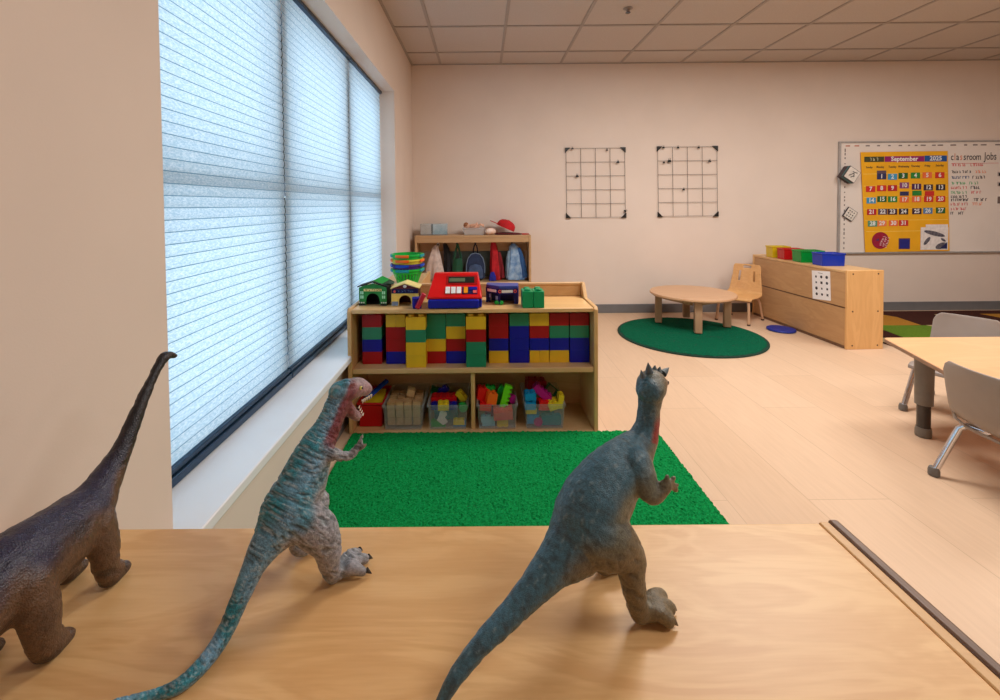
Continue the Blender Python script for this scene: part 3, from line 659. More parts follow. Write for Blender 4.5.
cols = [('green', plastic('basket_green', (34, 190, 60)), TEAL, 'slatted green basket at the bottom of the basket stack'), ('purple', plastic('basket_purple', (72, 40, 130)), LBLUE, 'purple basket second from the bottom of the basket stack'),
        ('yellow', plastic('basket_yellow', (214, 200, 60)), ORANGE, 'yellow basket just below the top one of the basket stack'), ('green', plastic('basket_bright', (20, 180, 70)), ORANGE, 'bright green basket with an orange handle on top of the stack')]
z = .601
for k, (cn, bm_, hm, lab) in enumerate(cols):
    t = thing('basket', lab, 'basket', (-.492, 2.96, z), .3 * k, 'baskets stacked on the low cabinet')
    basket_mb(cn).build('basket_body', bm_, t, smooth=40)
    for q, (a0, mm) in enumerate(((-1.75 - .3 * k, hm), (PI / 2, TEAL if k == 3 else hm), (-.15 - .3 * k, TEAL if k in (0, 3) else hm), (PI + .2 - .3 * k, TEAL if k in (0, 3) else hm))):
        pts = [V((.108 * math.cos(a0 + d), .108 * math.sin(a0 + d), .1 + .0 * abs(d))) for d in [(-.42 + .84 * i / 8) for i in range(9)]]
        MB().tube(pts, [(.009, .004)] * 9, 8, side=(0, 0, 1)).build('handle', mm, t)
    z += .0315

# ------------------------------------------------------------------ coat locker
LY = 4.36
t = thing('coat_locker', 'low wooden coat locker with hooks against the back wall behind the block shelf', 'coat locker', (-.09, LY, 0))
for s in (-1, 1):
    a, b = (.542, .562) if s > 0 else (-.562, -.542)
    MB().box(a, 0, 0, b, .245, .826).build('side_panel', LOCKW, t, bevel=.003)
MB().box(-.541, 0.0, .806, .541, .245, .826).build('locker_top', LOCKW, t, bevel=.003)
MB().box(-.541, 0.003, .757, .541, .018, .8055).build('front_board', LOCKW, t, bevel=.003)
MB().box(-.541, .20, .655, .541, .218, .785).build('hook_rail', LOCKW, t, bevel=.003)
MB().box(-.30, .2235, .39, .48, .2315, .655).build('back_panel', mat('grey_green_panel', (92, 108, 104), .7, var=.1, scale=8), t)
MB().box(-.541, 0, .352, .541, .243, .372).build('bench', LOCKW, t, bevel=.003)
MB().box(-.541, .23, .02, .541, .24, .351).box(-.541, 0, .0, .541, .229, .02).build('lower_box', LOCKW, t)
HX = [-.36, -.165, .02, .20, .39]
for hx in HX:
    h = MB(); h.tube([(hx, .199, .742), (hx, .172, .742), (hx, .160, .748), (hx, .155, .76)], .004, 8); h.tube([(hx, .199, .722), (hx, .18, .718), (hx, .168, .722), (hx, .164, .732)], .004, 8); h.box(hx - .008, .194, .712, hx + .008, .1995, .756)
    h.build('hook', BLACK, t)
def drape(mb, cx, y, prof, n=28, folds=5, amp=.12, seed=0, m=0):
    """hanging cloth: stacked rings (z, half width, half depth, x shift) with vertical folds growing downwards"""
    rings = []; zt = prof[0][0]; zb = prof[-1][0]
    steps = []
    for i in range(len(prof) - 1):
        for s in range(4):
            f = s / 4; steps.append([prof[i][q] + (prof[i + 1][q] - prof[i][q]) * f for q in range(4)])
    steps.append(list(prof[-1])); vs = []
    for z, hw, hd, sx in steps:
        f = (zt - z) / (zt - zb + 1e-6)
        for j in range(n):
            a = 2 * PI * j / n; w = 1 + amp * (.4 + f) * math.sin(folds * a + seed + 2 * f) * .9 + amp * .5 * mnoise.noise((a * 2, z * 30, seed))
            vs.append((cx + sx + hw * math.cos(a) * w, y + hd * math.sin(a) * w, z))
    k = len(steps); fs = [(i * n + j, i * n + (j + 1) % n, (i + 1) * n + (j + 1) % n, (i + 1) * n + j) for i in range(k - 1) for j in range(n)]
    fs += [tuple(range(n)), tuple((k - 1) * n + j for j in range(n - 1, -1, -1))]
    return mb.add(vs, fs, m)
def cloth(name, c, **k): return mat(name, c, .85, var=.1, scale=24, bump=.3, bscale=60, **k)
gb = 'things hanging on the locker hooks'; yb = LY + .118
def hang_loop(mb, x, r=.012, z=.728): return mb.tube([(x + r * math.sin(a), yb + .02, z + .016 * math.cos(a)) for a in [2 * PI * i / 12 for i in range(12)]], .003, 6, closed=True)
t = thing('coat', 'pale pinkish white coat hanging first from the window side in the locker', 'coat', (0, 0, 0), 0, gb)
drape(MB(), -.475, yb, [(.722, .016, .016, .02), (.69, .034, .026, .008), (.6, .056, .038, 0), (.5, .076, .05, 0), (.39, .084, .055, .004)], seed=1, amp=.2).build('body', cloth('cloth_white', (214, 196, 188)), t)
hang_loop(MB(), -.44).build('loop', WHITEP, t)
t = thing('coat', 'black coat hanging between the white coat and the green bag', 'coat', (0, 0, 0), 0, gb)
drape(MB(), -.348, yb + .03, [(.735, .02, .014, -.025), (.69, .028, .02, -.012), (.6, .034, .028, 0), (.5, .036, .03, .002), (.39, .036, .03, .002)], seed=2, amp=.2).build('body', cloth('cloth_black', (22, 22, 28)), t)
hang_loop(MB(), -.372).build('loop', BLACK, t)
t = thing('tote_bag', 'dark green bag hanging by its long handles in the locker', 'bag', (0, 0, 0), 0, gb)
TGREEN = cloth('cloth_green', (22, 78, 52))
for s in (-1, 1): MB().tube([(-.245, yb + .01, .734), (-.245 + s * .014, yb + .005 * s, .68), (-.245 + s * .036, yb + .01 * s, .585)], [(.010, .003)] * 3, 8, side=(1, 0, 0)).build('handle', TGREEN, t)
drape(MB(), -.245, yb, [(.59, .040, .018, 0), (.52, .050, .03, 0), (.4, .052, .034, 0)], seed=3, amp=.1).build('bag_body', TGREEN, t)
t = thing('backpack', 'navy child backpack hanging by its top loop in the locker', 'backpack', (-.068, yb - .005, 0), 0, gb)
BN = cloth('cloth_navy', (38, 52, 84)); BN2 = cloth('cloth_navy_light', (64, 84, 120)); BN3 = cloth('cloth_navy_dark', (18, 26, 46))
prof = [(-.085, .385), (-.093, .45), (-.092, .53), (-.075, .595), (-.045, .635), (0, .648), (.045, .635), (.075, .595), (.092, .53), (.093, .45), (.085, .385)]
pk0 = MB().prism(prof, -.035, .04, 'y').build('pack', BN, t, bevel=.018, seg=3)
MB().prism([(-.068, .395), (-.072, .47), (-.055, .525), (0, .54), (.055, .525), (.072, .47), (.068, .395)], -.058, -.0355, 'y').build('front_pocket', BN2, t, bevel=.012, seg=3)
MB().tube([(-.022, 0, .645), (-.02, 0, .68), (-.012, 0, .716), (0, .01, .73), (.012, 0, .716), (.02, 0, .68), (.022, 0, .645)], [(.006, .003)] * 7, 8).build('handle_loop', BN3, t)
MB().tube([(x * .98, -.037, z) for x, z in prof[1:-1]], .004, 6).build('piping', plastic('piping_light', (120, 140, 165)), pk0)
for s in (-1, 1): MB().tube([(s * .05, .045, .62), (s * .07, .055, .55), (s * .075, .05, .42)], [(.014, .004)] * 3, 8, side=(1, 0, 0)).build('shoulder_strap', BN3, t)
t = thing('jacket', 'red child jacket hanging in the locker between backpack and pale blue jacket', 'jacket', (0, 0, 0), 0, gb)
drape(MB(), .128, yb, [(.752, .022, .018, -.015), (.70, .034, .026, -.012), (.62, .040, .034, -.005), (.5, .050, .042, .002), (.38, .054, .046, .006)], seed=5, amp=.18).build('body', cloth('cloth_red', (178, 18, 30)), t)
drape(MB(), .180, yb - .012, [(.655, .012, .014, -.015), (.6, .020, .022, -.008), (.5, .024, .03, .004), (.40, .024, .03, .010)], seed=6, amp=.2).build('sleeve', cloth('cloth_dark_red', (120, 14, 26)), t)
drape(MB(), .098, yb - .052, [(.46, .018, .012, 0), (.42, .03, .018, 0), (.375, .032, .02, 0)], seed=7, amp=.1).build('blue_pocket', cloth('cloth_royal', (24, 34, 150)), t)
t = thing('jacket', 'pale blue child jacket hanging last on the locker hooks, farthest from the window', 'jacket', (0, 0, 0), 0, gb)
drape(MB(), .330, yb, [(.735, .018, .016, -.02), (.70, .045, .03, -.015), (.62, .062, .04, -.005), (.5, .076, .05, .0), (.38, .082, .054, .0)], seed=8, amp=.16, folds=6).build('body', mat('cloth_sky', (168, 196, 220), .6, col2=(92, 136, 188), scale=20, bump=.3, bscale=60), t)
drape(MB(), .390, yb - .01, [(.695, .016, .016, -.03), (.6, .026, .026, -.005), (.5, .030, .03, .015), (.40, .030, .032, .025)], seed=9, amp=.2).build('sleeve', cloth('cloth_blue', (56, 104, 168)), t)
drape(MB(), .268, yb - .005, [(.665, .014, .014, 0), (.6, .022, .024, -.005), (.5, .024, .028, -.010), (.40, .024, .03, -.012)], seed=10, amp=.2).build('sleeve', cloth('cloth_greyblue', (130, 158, 180)), t)

# on top of the locker
ZL = .8265; yl = LY + .13
t = thing('acrylic_box', 'clear lidded box with a grey-white insert on the window end of the locker top', 'box', (-.475, yl, ZL))
CL2 = clear_plastic('clear_box', (210, 220, 226), .22)
MB().box(-.135, -.05, 0, .135, .05, .006).build('base', mat('box_base', (150, 140, 132), .5), t)
MB().box(-.133, -.049, .0065, .133, .049, .112).build('clear_shell', CL2, t, bevel=.004)
MB().box(-.128, -.044, .007, -.026, .044, .108).build('insert', mat('insert_grey', (206, 200, 194), .5), t)
MB().box(-.010, -.044, .007, .128, .044, .108).build('insert', mat('insert_blue', (150, 186, 200), .2, col2=(210, 226, 232), scale=12), t)
MB().box(-.022, -.044, .007, -.014, .044, .108).build('insert', plastic('insert_dark', (60, 80, 90)), t)
t = thing('toy_bin', 'clear bin holding a doll on the locker top', 'bin', (-.08, yl, ZL))
bin_mb(.19, .21, .13, .15, .07).build('bin_wall', clear_plastic('cloudy_bin', (228, 220, 216), .4), t, bevel=.004)
SKIN = mat('doll_skin', (228, 178, 150), .5, var=.08, scale=20)
t = thing('baby_doll', 'light-skinned baby doll lying in the clear bin on the locker top', 'doll', (-.08, yl, ZL + .075))
MB().tube([(-.045, 0, .0), (-.03, 0, .004), (.01, 0, .004), (.045, 0, .0), (.052, 0, 0)], [(.012, .012), (.026, .024), (.03, .026), (.024, .022), (.01, .01)], 14).build('body', SKIN, t)
hd0 = MB().sphere((-.074, 0, .012), .03, 12, sq=(1, .95, 1)).build('head', SKIN, t)
MB().sphere((-.078, 0, .018), .0305, 12, sq=(.9, .98, .98)).build('hair', mat('doll_hair', (150, 96, 60), .8), hd0)
for s in (-1, 1):
    MB().tube([(-.02, s * .026, .006), (.0, s * .038, .016), (.022, s * .034, .03)], [.011, .0095, .009], 10).sphere((.026, s * .033, .034), .0105, 8).build('arm', SKIN, t)
    MB().tube([(.04, s * .014, .002), (.066, s * .024, .028), (.088, s * .022, .012)], [.014, .012, .010], 10).sphere((.092, s * .022, .014), .012, 8, sq=(.8, .8, 1.3)).build('leg', SKIN, t)
tag(MB().sphere((0, 0, .034), .044, 16, sq=(1.25, 1, .78)).build('toy_ball', mat('peach_ball', (236, 196, 172), .5, col2=(250, 232, 220), scale=14), loc=(.082, yl - .055, ZL)), 'small peach-coloured rounded toy in front of the clear bin on the locker', 'toy')
t = thing('cap', 'red brimmed cap lying tilted on the locker top', 'cap', (.235, yl - .01, ZL + .072))
HR = cloth('cap_red', (190, 18, 28)); HD = cloth('cap_dark', (92, 24, 28))
prof = [(.092, -.01), (.093, .008), (.085, .038), (.065, .058), (.035, .070), (.0005, .073)]
MB().lathe(prof, n=28).build('crown', HR, t, rot=(0, math.radians(24), 0))
MB().prism([(-.09 + .0 * i, 0) for i in range(0)] or [(.0 + .08 * math.cos(a) - .088, .085 * math.sin(a)) for a in [PI * .5 + PI * i / 12 for i in range(13)]], -.004, .001, 'z').build('brim', HR, t, rot=(0, math.radians(24), 0))
MB().lathe([(.017, 0), (.012, .008), (.001, .01)], (0, 0, .066), 12).build('button', HR, t, rot=(0, math.radians(24), 0))
t = thing('cap', 'dark red flattened cap lying under the tilted red cap', 'cap', (.26, yl - .02, ZL))
drape(MB(), 0, 0, [(.020, .05, .04, -.02), (.016, .11, .07, -.01), (.008, .14, .082, 0), (.001, .14, .08, 0)], seed=3, amp=.06, folds=4).build('crown', HD, t)
MB().prism([(.13 + .075 * math.cos(a), .065 * math.sin(a)) for a in [-PI * .5 + PI * i / 12 for i in range(13)]], .001, .007, 'z').build('brim', HR, t)
#--PART3--
# ------------------------------------------------------------------ wire grids on the back wall
WIRE = mat('wire_dark', (74, 58, 50), .5, .3, var=.1)
CLIPM = mat('clip_black', (14, 13, 14), .4, var=.05)
def wire_grid(x0, x1, z0, z1, skew, label):
    t = thing('wire_grid_panel', label, 'wire grid', (0, YB - .012, 0), 0, 'wire grid panels on the back wall')
    def G(u, v): return (x0 + (x1 - x0) * u + skew * (1 - v), 0, z0 + (z1 - z0) * v)
    b = MB()
    for i in range(5): b.tube([G(i / 4, 0), G(i / 4, 1)], .0019, 6)
    for j in range(6):
        p, q = V(G(0, j / 5)), V(G(1, j / 5)); b.tube([p + V((0, -.005, 0)), q + V((0, -.004, 0))], .0019, 6)
    b.build('wires', WIRE, t)
    for u, v, sx, sz in ((0, 0, 1, 1), (1, 0, -1, 1), (0, 1, 1, -1), (1, 1, -1, -1)):
        p = G(u, v); e = .045
        pl = [(p[0] - sx * .008, p[2] - sz * .008), (p[0] + sx * e, p[2] - sz * .008), (p[0] - sx * .008, p[2] + sz * e)]
        MB().prism(pl, -.0105, .010, 'y').build('corner_bracket', CLIPM, t, bevel=.002)
wire_grid(.858, 1.455, .985, 1.686, .008, 'black wire grid panel on the back wall nearer the locker and window')
wire_grid(1.79, 2.392, .990, 1.692, .010, 'black wire grid panel on the back wall nearer the whiteboard')
def clip(px, py, lab, s=1.0, rot=0):
    p = P(px, py, YB - .03)
    t = thing('wall_clip', lab, 'clip', (p.x, YB - .0205, p.z), 0, 'small clips on the wire grids'); t.rotation_euler = (0, rot, 0)
    MB().prism([(-.016 * s, -.011 * s), (.016 * s, -.011 * s), (.010 * s, .009 * s), (-.010 * s, .009 * s)], -.012, .001, 'y').build('clip_body', CLIPM, t, bevel=.0015)
    MB().tube([(-.006 * s, -.006, .009 * s), (-.006 * s, -.010, .022 * s), (.006 * s, -.010, .022 * s), (.006 * s, -.006, .009 * s)], .002, 6).build('clip_lever', CLIPM, t)
A1, A2 = 'on the wire grid nearer the locker', 'on the grid nearer the whiteboard'
clip(572.5, 148.5, f'small black clip at the upper window-side corner {A1}', .8); clip(607, 150, f'small black clip on the top wire {A1}', .7)
clip(618, 162, f'black clip on the second wire down {A1}', .95); clip(577.2, 176, f'black clip on the third wire down {A1}'); clip(625.3, 211, f'black clip low on the outer upright wire {A1}', .9, 1.2)
clip(663.6, 147.5, f'black clip on the top wire beside the first corner {A2}', .8); clip(678.2, 147.5, f'black clip second along the top wire {A2}', .8); clip(698.8, 147.5, f'black clip third along the top wire {A2}', .8)
clip(669.6, 161, f'large black clip on the second wire down {A2}', 1.25); clip(664, 162.5, f'small black clip beside the large clip {A2}', .7); clip(709.8, 161, f'black clip at the far end of the second wire {A2}', .9); clip(683.8, 189.5, f'black clip lowest of all {A2}', .8)

# ------------------------------------------------------------------ whiteboard and calendar
WBX0, WBX1, WBZ0, WBZ1 = 3.645, 6.09, .607, 1.716
t = thing('whiteboard', 'large whiteboard with grey frame and handwritten list on the back wall', 'whiteboard', (0, YB - .001, 0))
WBM = mat('whiteboard_surface', (232, 222, 214), .25, var=.015, scale=3)
FR = mat('board_frame', (172, 168, 166), .45, .2, var=.05)
MB().box(WBX0, -.016, WBZ0, WBX1, -.002, WBZ1).build('board', WBM, t)
f = MB(); e = .016
f.box(WBX0 - e, -.026, WBZ0 - e, WBX1 + e, 0, WBZ0).box(WBX0 - e, -.026, WBZ1, WBX1 + e, 0, WBZ1 + e).box(WBX0 - e, -.026, WBZ0, WBX0, 0, WBZ1).box(WBX1, -.026, WBZ0, WBX1 + e, 0, WBZ1)
f.build('frame', FR, t, bevel=.003)
b = MB(); rr = random.Random(5)
xx = WBX0 + .05
while xx < WBX1:
    ln = rr.uniform(.02, .06); b.box(xx, -.0165, WBZ1 - .035, xx + ln, -.0161, WBZ1 - .022, rr.choice((0, 0, 1))); xx += ln + rr.uniform(.02, .09)
zz = WBZ0 + .03
while zz < WBZ1 - .05:
    b.box(WBX0 + .04, -.0165, zz, WBX0 + .052, -.0161, zz + rr.uniform(.01, .035)); zz += rr.uniform(.03, .06)
b.build('border_pattern', [mat('border_grey', (128, 116, 112), .6), mat('border_rust', (190, 120, 100), .6)], t)
INK = {'k': mat('ink_black', (52, 44, 50), .7), 'r': mat('ink_red', (206, 104, 104), .7), 'o': mat('ink_orange', (226, 142, 110), .7), 'g': mat('ink_green', (110, 168, 120), .7), 'b': mat('ink_blue', (70, 90, 128), .7)}
b = MB(); p = P(948.5, 158, YB - .018)
s = 'classroom'
xs = 4.758; hz = 1.565
for ch, m in zip(s, (0, 1, 0, 1, 0, 0, 0, 0, 0)):
    w_n = {'m': .050, 'l': .020, 'r': .026}.get(ch, .036); b.text(ch, .098, (xs + w_n / 2, -.0173, hz), m=m, sx=.72, bold=.0006); xs += w_n
b.text('Jobs', .110, (xs + .095, -.0173, hz + .004), m=0, sx=.68, bold=.0006)
b.box(4.77, -.0175, 1.500, xs + .18, -.0168, 1.504, 2)
b.build('lettering', [INK['k'], INK['o'], INK['r']], t)
lines = [(178, 'rrro'), (165.5 + 6.5, 'kkko'), (178, ''), ]
rows = [(165.0, 'r', .19, 'r', .14), (171.9, 'k', .26, 'o', .12), (177.5, 'b', .22, 'k', .13), (183.3, 'g', .18, 'g', .09), (187.8, 'r', .2, 'k', .1), (192.6, 'g', .21, 'r', .1), (196.6, 'k', .21, 'k', 0), (200.0, 'k', .24, 'k', .14), (204.2, 'r', .22, 'o', .12), (209.0, 'r', .2, 'r', 0), (213.3, 'k', .04, 'k', .06)]
sq = {}
for i, (py, c1, l1, c2, l2) in enumerate(rows):
    z = P(950, py, YB - .018).z; x0 = 4.775
    m1 = sq.setdefault(c1, MB()); squiggle(m1, x0, x0 + l1 * .75, -.0172, z, .024, 0, i * 7 + 1, .017, .0058)
    if l2:
        m2 = sq.setdefault(c2, MB()); squiggle(m2, x0 + l1 * .75 + .05, x0 + l1 * .75 + .05 + l2 * .9, -.0172, z, .026, 0, i * 7 + 2, .019, .0058)
for c, mb in sq.items(): mb.build('handwriting', INK[c], t)
for i, (py, hh) in enumerate(((174, .045), (184, .045), (200, .07))):
    p = P(999, py, YB - .02); q = MB().box(0, -.0035, -hh / 2, .10, 0, hh / 2, 0).box(.008, -.0040, -hh / 2 + .004, .06, -.0036, hh / 2 - .012, 1)
    tag(q.build('picture_card', [mat('card_grey', (176, 164, 160), .7), mat('card_print', (34, 26, 34), .7)] if i < 2 else [mat('card_print2', (120, 104, 100), .7)] * 2, loc=(p.x - .012, YB - .0175, p.z), smooth=0),
        ('topmost small dark card beside the handwritten list on the whiteboard', 'small dark card just under the topmost one beside the handwritten list', 'greyer card lowest of three beside the handwritten list')[i], 'card', 'cards beside the job list')

TL, TR, BR_, BL = (3.838, 1.622), (4.718, 1.627), (4.758, .612), (3.900, .606)
def cal(px, py):   # zoom px of the chart -> wall x,z
    p = P(855 + px / 6.36, 145 + py / 6.36, YB - .03); return p.x, p.z
YC = YB - .0305
PCH = mat('chart_yellow', (242, 176, 22), .7, var=.03, scale=6)
t = thing('pocket_chart', 'yellow calendar pocket chart hanging on the whiteboard', 'pocket chart', (0, YC, 0))
MB().prism([BL, BR_, TR, TL], 0, .004, 'y').build('chart_cloth', PCH, t)
def edgept(v, u): # v 0 top..1 bottom
    a = (TL[0] + (BL[0] - TL[0]) * v, TL[1] + (BL[1] - TL[1]) * v); c = (TR[0] + (BR_[0] - TR[0]) * v, TR[1] + (BR_[1] - TR[1]) * v)
    return (a[0] + (c[0] - a[0]) * u, a[1] + (c[1] - a[1]) * u)
pk = clear_plastic('chart_pocket', (250, 200, 60), .25)
for v in (.215, .335, .45, .565, .68, .79):
    a, c = edgept(v, .015), edgept(v, .985); d, e2 = edgept(v + .006, .015), edgept(v + .006, .985)
    MB().prism([d, e2, c, a], -.001, -.0002, 'y').build('pocket_strip', mat('pocket_strip', (252, 206, 90), .4), t)
b = MB()
for i, dn in enumerate(('Sunday', 'Monday', 'Tuesday', 'Wednesday', 'Thursday', 'Friday', 'Saturday')):
    x, z = cal((90, 160, 237, 308, 384, 460, 538)[i], (142, 140, 139, 137, 134, 132, 130)[i]); b.text(dn, .030, (x, -.0006, z), sx=.8, bold=.0006)
b.build('lettering', INK['k'], t)
CC = {'navy': (44, 50, 96), 'light blue': (62, 152, 200), 'dark green': (18, 96, 44), 'green': (38, 134, 56), 'orange': (236, 112, 62), 'red': (206, 44, 38), 'crimson': (186, 24, 44), 'purple': (130, 62, 120), 'dark purple': (74, 30, 82), 'dark': (58, 32, 54), 'black': (40, 30, 44), 'grey purple': (96, 76, 92), 'blue': (80, 130, 180), 'teal': (90, 150, 120), 'salmon': (236, 130, 80)}
cmats = {k: mat('card_' + k.replace(' ', '_'), c, .5, var=.02) for k, c in CC.items()}
def card(px, py, w, h, cname, txt, label, group='number cards in the calendar chart', ts=.05, dy=0, rot=0):
    x, z = cal(px, py)
    t = thing('date_card' if txt.isdigit() and len(txt) < 3 else 'calendar_card', label, 'card', (x, YC - .0015 - dy, z), 0, group); t.rotation_euler = (0, rot, 0)
    cf = MB().box(-w / 2, -.0010, -h / 2, w / 2, 0, h / 2).build('card_face', cmats[cname], t, smooth=0)
    if txt: MB().text(txt, ts, (0, -.0016, 0), depth=0, bold=.0018).build('lettering', WHITEP, cf, smooth=0)
rows = [(200, [(1, 168, 'navy', 0), (2, 237, 'light blue', 2), (3, 305, 'dark green', -4), (4, 383, 'green', -6), (5, 458, 'orange', -8), (6, 538, 'red', -8)]),
        (275, [(7, 98, 'red', 5), (8, 168, 'red', 0), (9, 237, 'crimson', -1), (10, 312, 'purple', -18), (11, 390, 'dark purple', -10), (12, 465, 'dark', -5), (13, 543, 'black', -6)]),
        (348, [(14, 102, 'light blue', 5), (15, 170, 'dark green', -4), (16, 238, 'green', -3), (17, 312, 'orange', -1), (18, 390, 'orange', -3), (19, 467, 'red', -4), (20, 543, 'red', -5)]),
        (424, [(21, 105, 'crimson', 2), (22, 175, 'grey purple', 0), (23, 237, 'dark', 0), (24, 308, 'black', -1), (25, 392, 'dark', -3), (26, 462, 'blue', -6), (27, 543, 'dark green', -8)]),
        (498, [(28, 110, 'teal', 2), (29, 170, 'salmon', 0), (30, 243, 'orange', -1), (31, 308, 'red', -2)])]
for y0, cs in rows:
    for n, px, cn, dy in cs: card(px, y0 + dy, .094, .060, cn, str(n), f'{cn} calendar card with the number {n} in the yellow chart', ts=.058)
card(168, 172, .094, .030, 'grey purple', '', 'grey-purple strip card peeking out above the number 1 card', 'plain cards in the calendar chart', dy=-.0005)
card(312, 309, .090, .042, 'navy', '', 'plain navy card below the number 10 in the yellow chart', 'plain cards in the calendar chart', dy=.001)
card(392, 306, .094, .050, 'green', '', 'plain green card below the number 11 in the yellow chart', 'plain cards in the calendar chart', dy=.001)
card(472, 308, .094, .048, 'red', '', 'plain red card below the number 12 in the yellow chart', 'plain cards in the calendar chart', dy=.001)
cmats['magenta'] = mat('card_magenta', (150, 24, 110), .5); cmats['cobalt'] = mat('card_cobalt', (20, 84, 160), .5); cmats['chalk'] = mat('card_chalk', (86, 66, 40), .5, col2=(40, 76, 44), scale=60)
card(313, 89, .400, .056, 'magenta', 'September', 'magenta banner card reading September at the top of the chart', 'banner cards of the calendar', ts=.062)
card(512, 86, .226, .060, 'cobalt', '2025', 'blue banner card reading 2025 at the top of the chart', 'banner cards of the calendar', ts=.062)
card(121, 91, .200, .054, 'chalk', '', 'dark green banner card with pale lettering left of September', 'banner cards of the calendar')
o = C.objects.get('calendar_card'); x, z = cal(121, 93)
last = [q for q in C.objects if q.get('label', '').startswith('dark green banner')][0]
b = MB(); squiggle(b, -.045, .05, -.0018, 0, .028, 0, 21, .02, .005); b.build('lettering', mat('chalk_letters', (226, 220, 190), .7), last)
x, z = cal(160, 607); t = thing('calendar_badge', 'round maroon badge with slanted pale writing at the bottom of the chart', 'badge', (x, YC - .0015, z))
MB().tube([(0, 0, 0), (0, -.001, 0)], [.086, .086], 40, side=(1, 0, 0)).build('badge_face', mat('badge_maroon', (158, 18, 56), .5), t)
b = MB(); R1, U1 = V((.35, 0, .94)), V((-.94, 0, .35))
for k, ofs in enumerate((.026, -.002, -.030)):
    sqm = MB(); squiggle(sqm, -.05, .05, 0, 0, .016, 0, 40 + k, .014, .004)
    b.add([R1 * (v[0]) + U1 * (v[2]) + R1 * .0 + V((.03 + -0, -.0018 + v[1], -.008)) + U1 * (ofs - .012) for v in sqm.v], sqm.f)
b.build('lettering', mat('badge_letters', (240, 214, 214), .6), t); MB().tube([(-.035, -.0018, .012), (-.02, -.0018, .018), (-.022, -.0018, -.002), (-.038, -.0018, -.002)], .004, 6, closed=True).build('printed_mark', mat('badge_blue', (60, 70, 130), .6), t)
cmats['royal'] = mat('card_royal', (28, 36, 130), .5)
card(313, 628, .098, .094, 'royal', '', 'small square royal blue card with dark border at the chart bottom', 'plain cards in the calendar chart')
bc = [q for q in C.objects if q.get('label', '').startswith('small square royal')][0]
MB().box(-.058, .0001, -.055, .058, .0008, .056).build('border', mat('card_border', (96, 60, 90), .5), bc)
x, z = cal(503, 585); t = thing('picture_card', 'white picture card with grey and black artwork at the chart bottom corner', 'card', (x, YC - .0025, z))
b = MB().box(-.140, -.001, -.130, .140, 0, .100).box(-.09, -.001, .100, .135, 0, .128)
b.build('card_face', mat('card_paper', (234, 226, 224), .6), t, smooth=0)
a = MB()
for (cx_, cz_, rw, rh, ro) in ((.0, .035, .11, .022, -.25), (-.075, -.04, .05, .018, .9), (.07, -.09, .06, .03, .35), (.09, -.03, .03, .012, -.6)):
    pts = [(cx_ + rw * math.cos(q) * math.cos(ro) - rh * math.sin(q) * math.sin(ro), cz_ + rw * math.cos(q) * math.sin(ro) + rh * math.sin(q) * math.cos(ro)) for q in [2 * PI * i / 20 for i in range(20)]]
    a.prism(pts, -.0016, -.0011, 'y')
a.build('artwork', mat('art_ink', (60, 56, 74), .6, col2=(120, 116, 124), scale=40), t, smooth=0)
MB().prism([(.05, -.12), (.13, -.12), (.13, -.05), (.1, -.08)], -.0019, -.0017, 'y').build('artwork', mat('art_navy', (22, 30, 84), .6), t)
# dice-like magnets left of the chart
def die(px, py, s, rot, tilt, pips, label, dep):
    p = P(px, py, YB - .02 - dep); t = thing('picture_cube', label, 'cube', (p.x, YB - .0235 - dep + s * .5, p.z), 0, 'cubes on the whiteboard'); t.rotation_euler = tilt
    h = s / 2
    MB().box(-h, -h, -h, h, -h + dep, h).build('cube_body', mat('cube_dark', (70, 58, 62), .6), t, bevel=.004)
    q = h - .006; MB().box(-q, -h - .0012, -q, q, -h - .0002, q).build('front_face', mat('cube_paper', (226, 218, 208), .6), t)
    m = MB()
    for (u, v) in pips: m.sphere((u * h, -h - .0014, v * h), s * .058, 6, sq=(1, .25, 1))
    m.build('printed_marks', mat('print_black', (44, 36, 36), .6), t)
    return t, h
t, h = die(852.0, 174.5, .130, 0, (0, math.radians(34), 0), [], 'white-faced cube with teal and dark sides on the whiteboard beside the chart top', .085)
MB().box(-h + .004, -h + .008, -h - .001, h - .004, -h + .040, -h - .0002).box(-h - .001, -h + .008, -h + .004, -h - .0002, -h + .024, h - .004).build('side_stripe', mat('cube_teal', (70, 118, 122), .6), t)
m = MB()
for a, b_ in (((-.4, -.4), (.1, .3)), ((.1, .3), (.4, -.2)), ((-.2, .4), (.5, .55)), ((.0, -.5), (.25, -.1))): m.tube([(a[0] * h, -h - .0016, a[1] * h), (b_[0] * h, -h - .0016, b_[1] * h)], .004, 5)
m.build('line_drawing', BLACK, t)
die(850.2, 214.2, .112, 0, (0, math.radians(34), 0), [(u, v) for u in (-.45, 0, .45) for v in (-.5, 0, .5)], 'white square tile with dark dots on the whiteboard below the other cube', .014)

# ------------------------------------------------------------------ round table and wooden chair
TX, TY, TH = 1.905, 4.09, .312
t = thing('round_table', 'low round wooden table standing on the dark green round rug', 'table', (TX, TY, 0))
MB().lathe([(.352, -.022), (.361, -.018), (.363, -.008), (.359, 0)], (0, 0, TH), 64).build('tabletop', TABLEW, t, smooth=50)
MB().lathe([(.345, -.030), (.345, -.0225)], (0, 0, TH), 64).build('under_board', TABLEL, t)
for k in range(4):
    a = math.radians(-108.5 + 90 * k + (3, 0, 4, 0)[k]); rr_ = .285
    z0 = .0165 if k in (0, 3) else (.0165 if math.hypot(TX + rr_ * math.cos(a) - 1.745, TY + rr_ * math.sin(a) - 3.8) < .64 else .001)
    o = MB().obox((0, 0, (TH - .031 + z0) / 2), (.060, .060, TH - .031 - z0), (0, 0, 0)).build('leg', TABLEL, t, bevel=.006)
    o.location = (rr_ * math.cos(a), rr_ * math.sin(a), 0); o.rotation_euler = (0, 0, a)
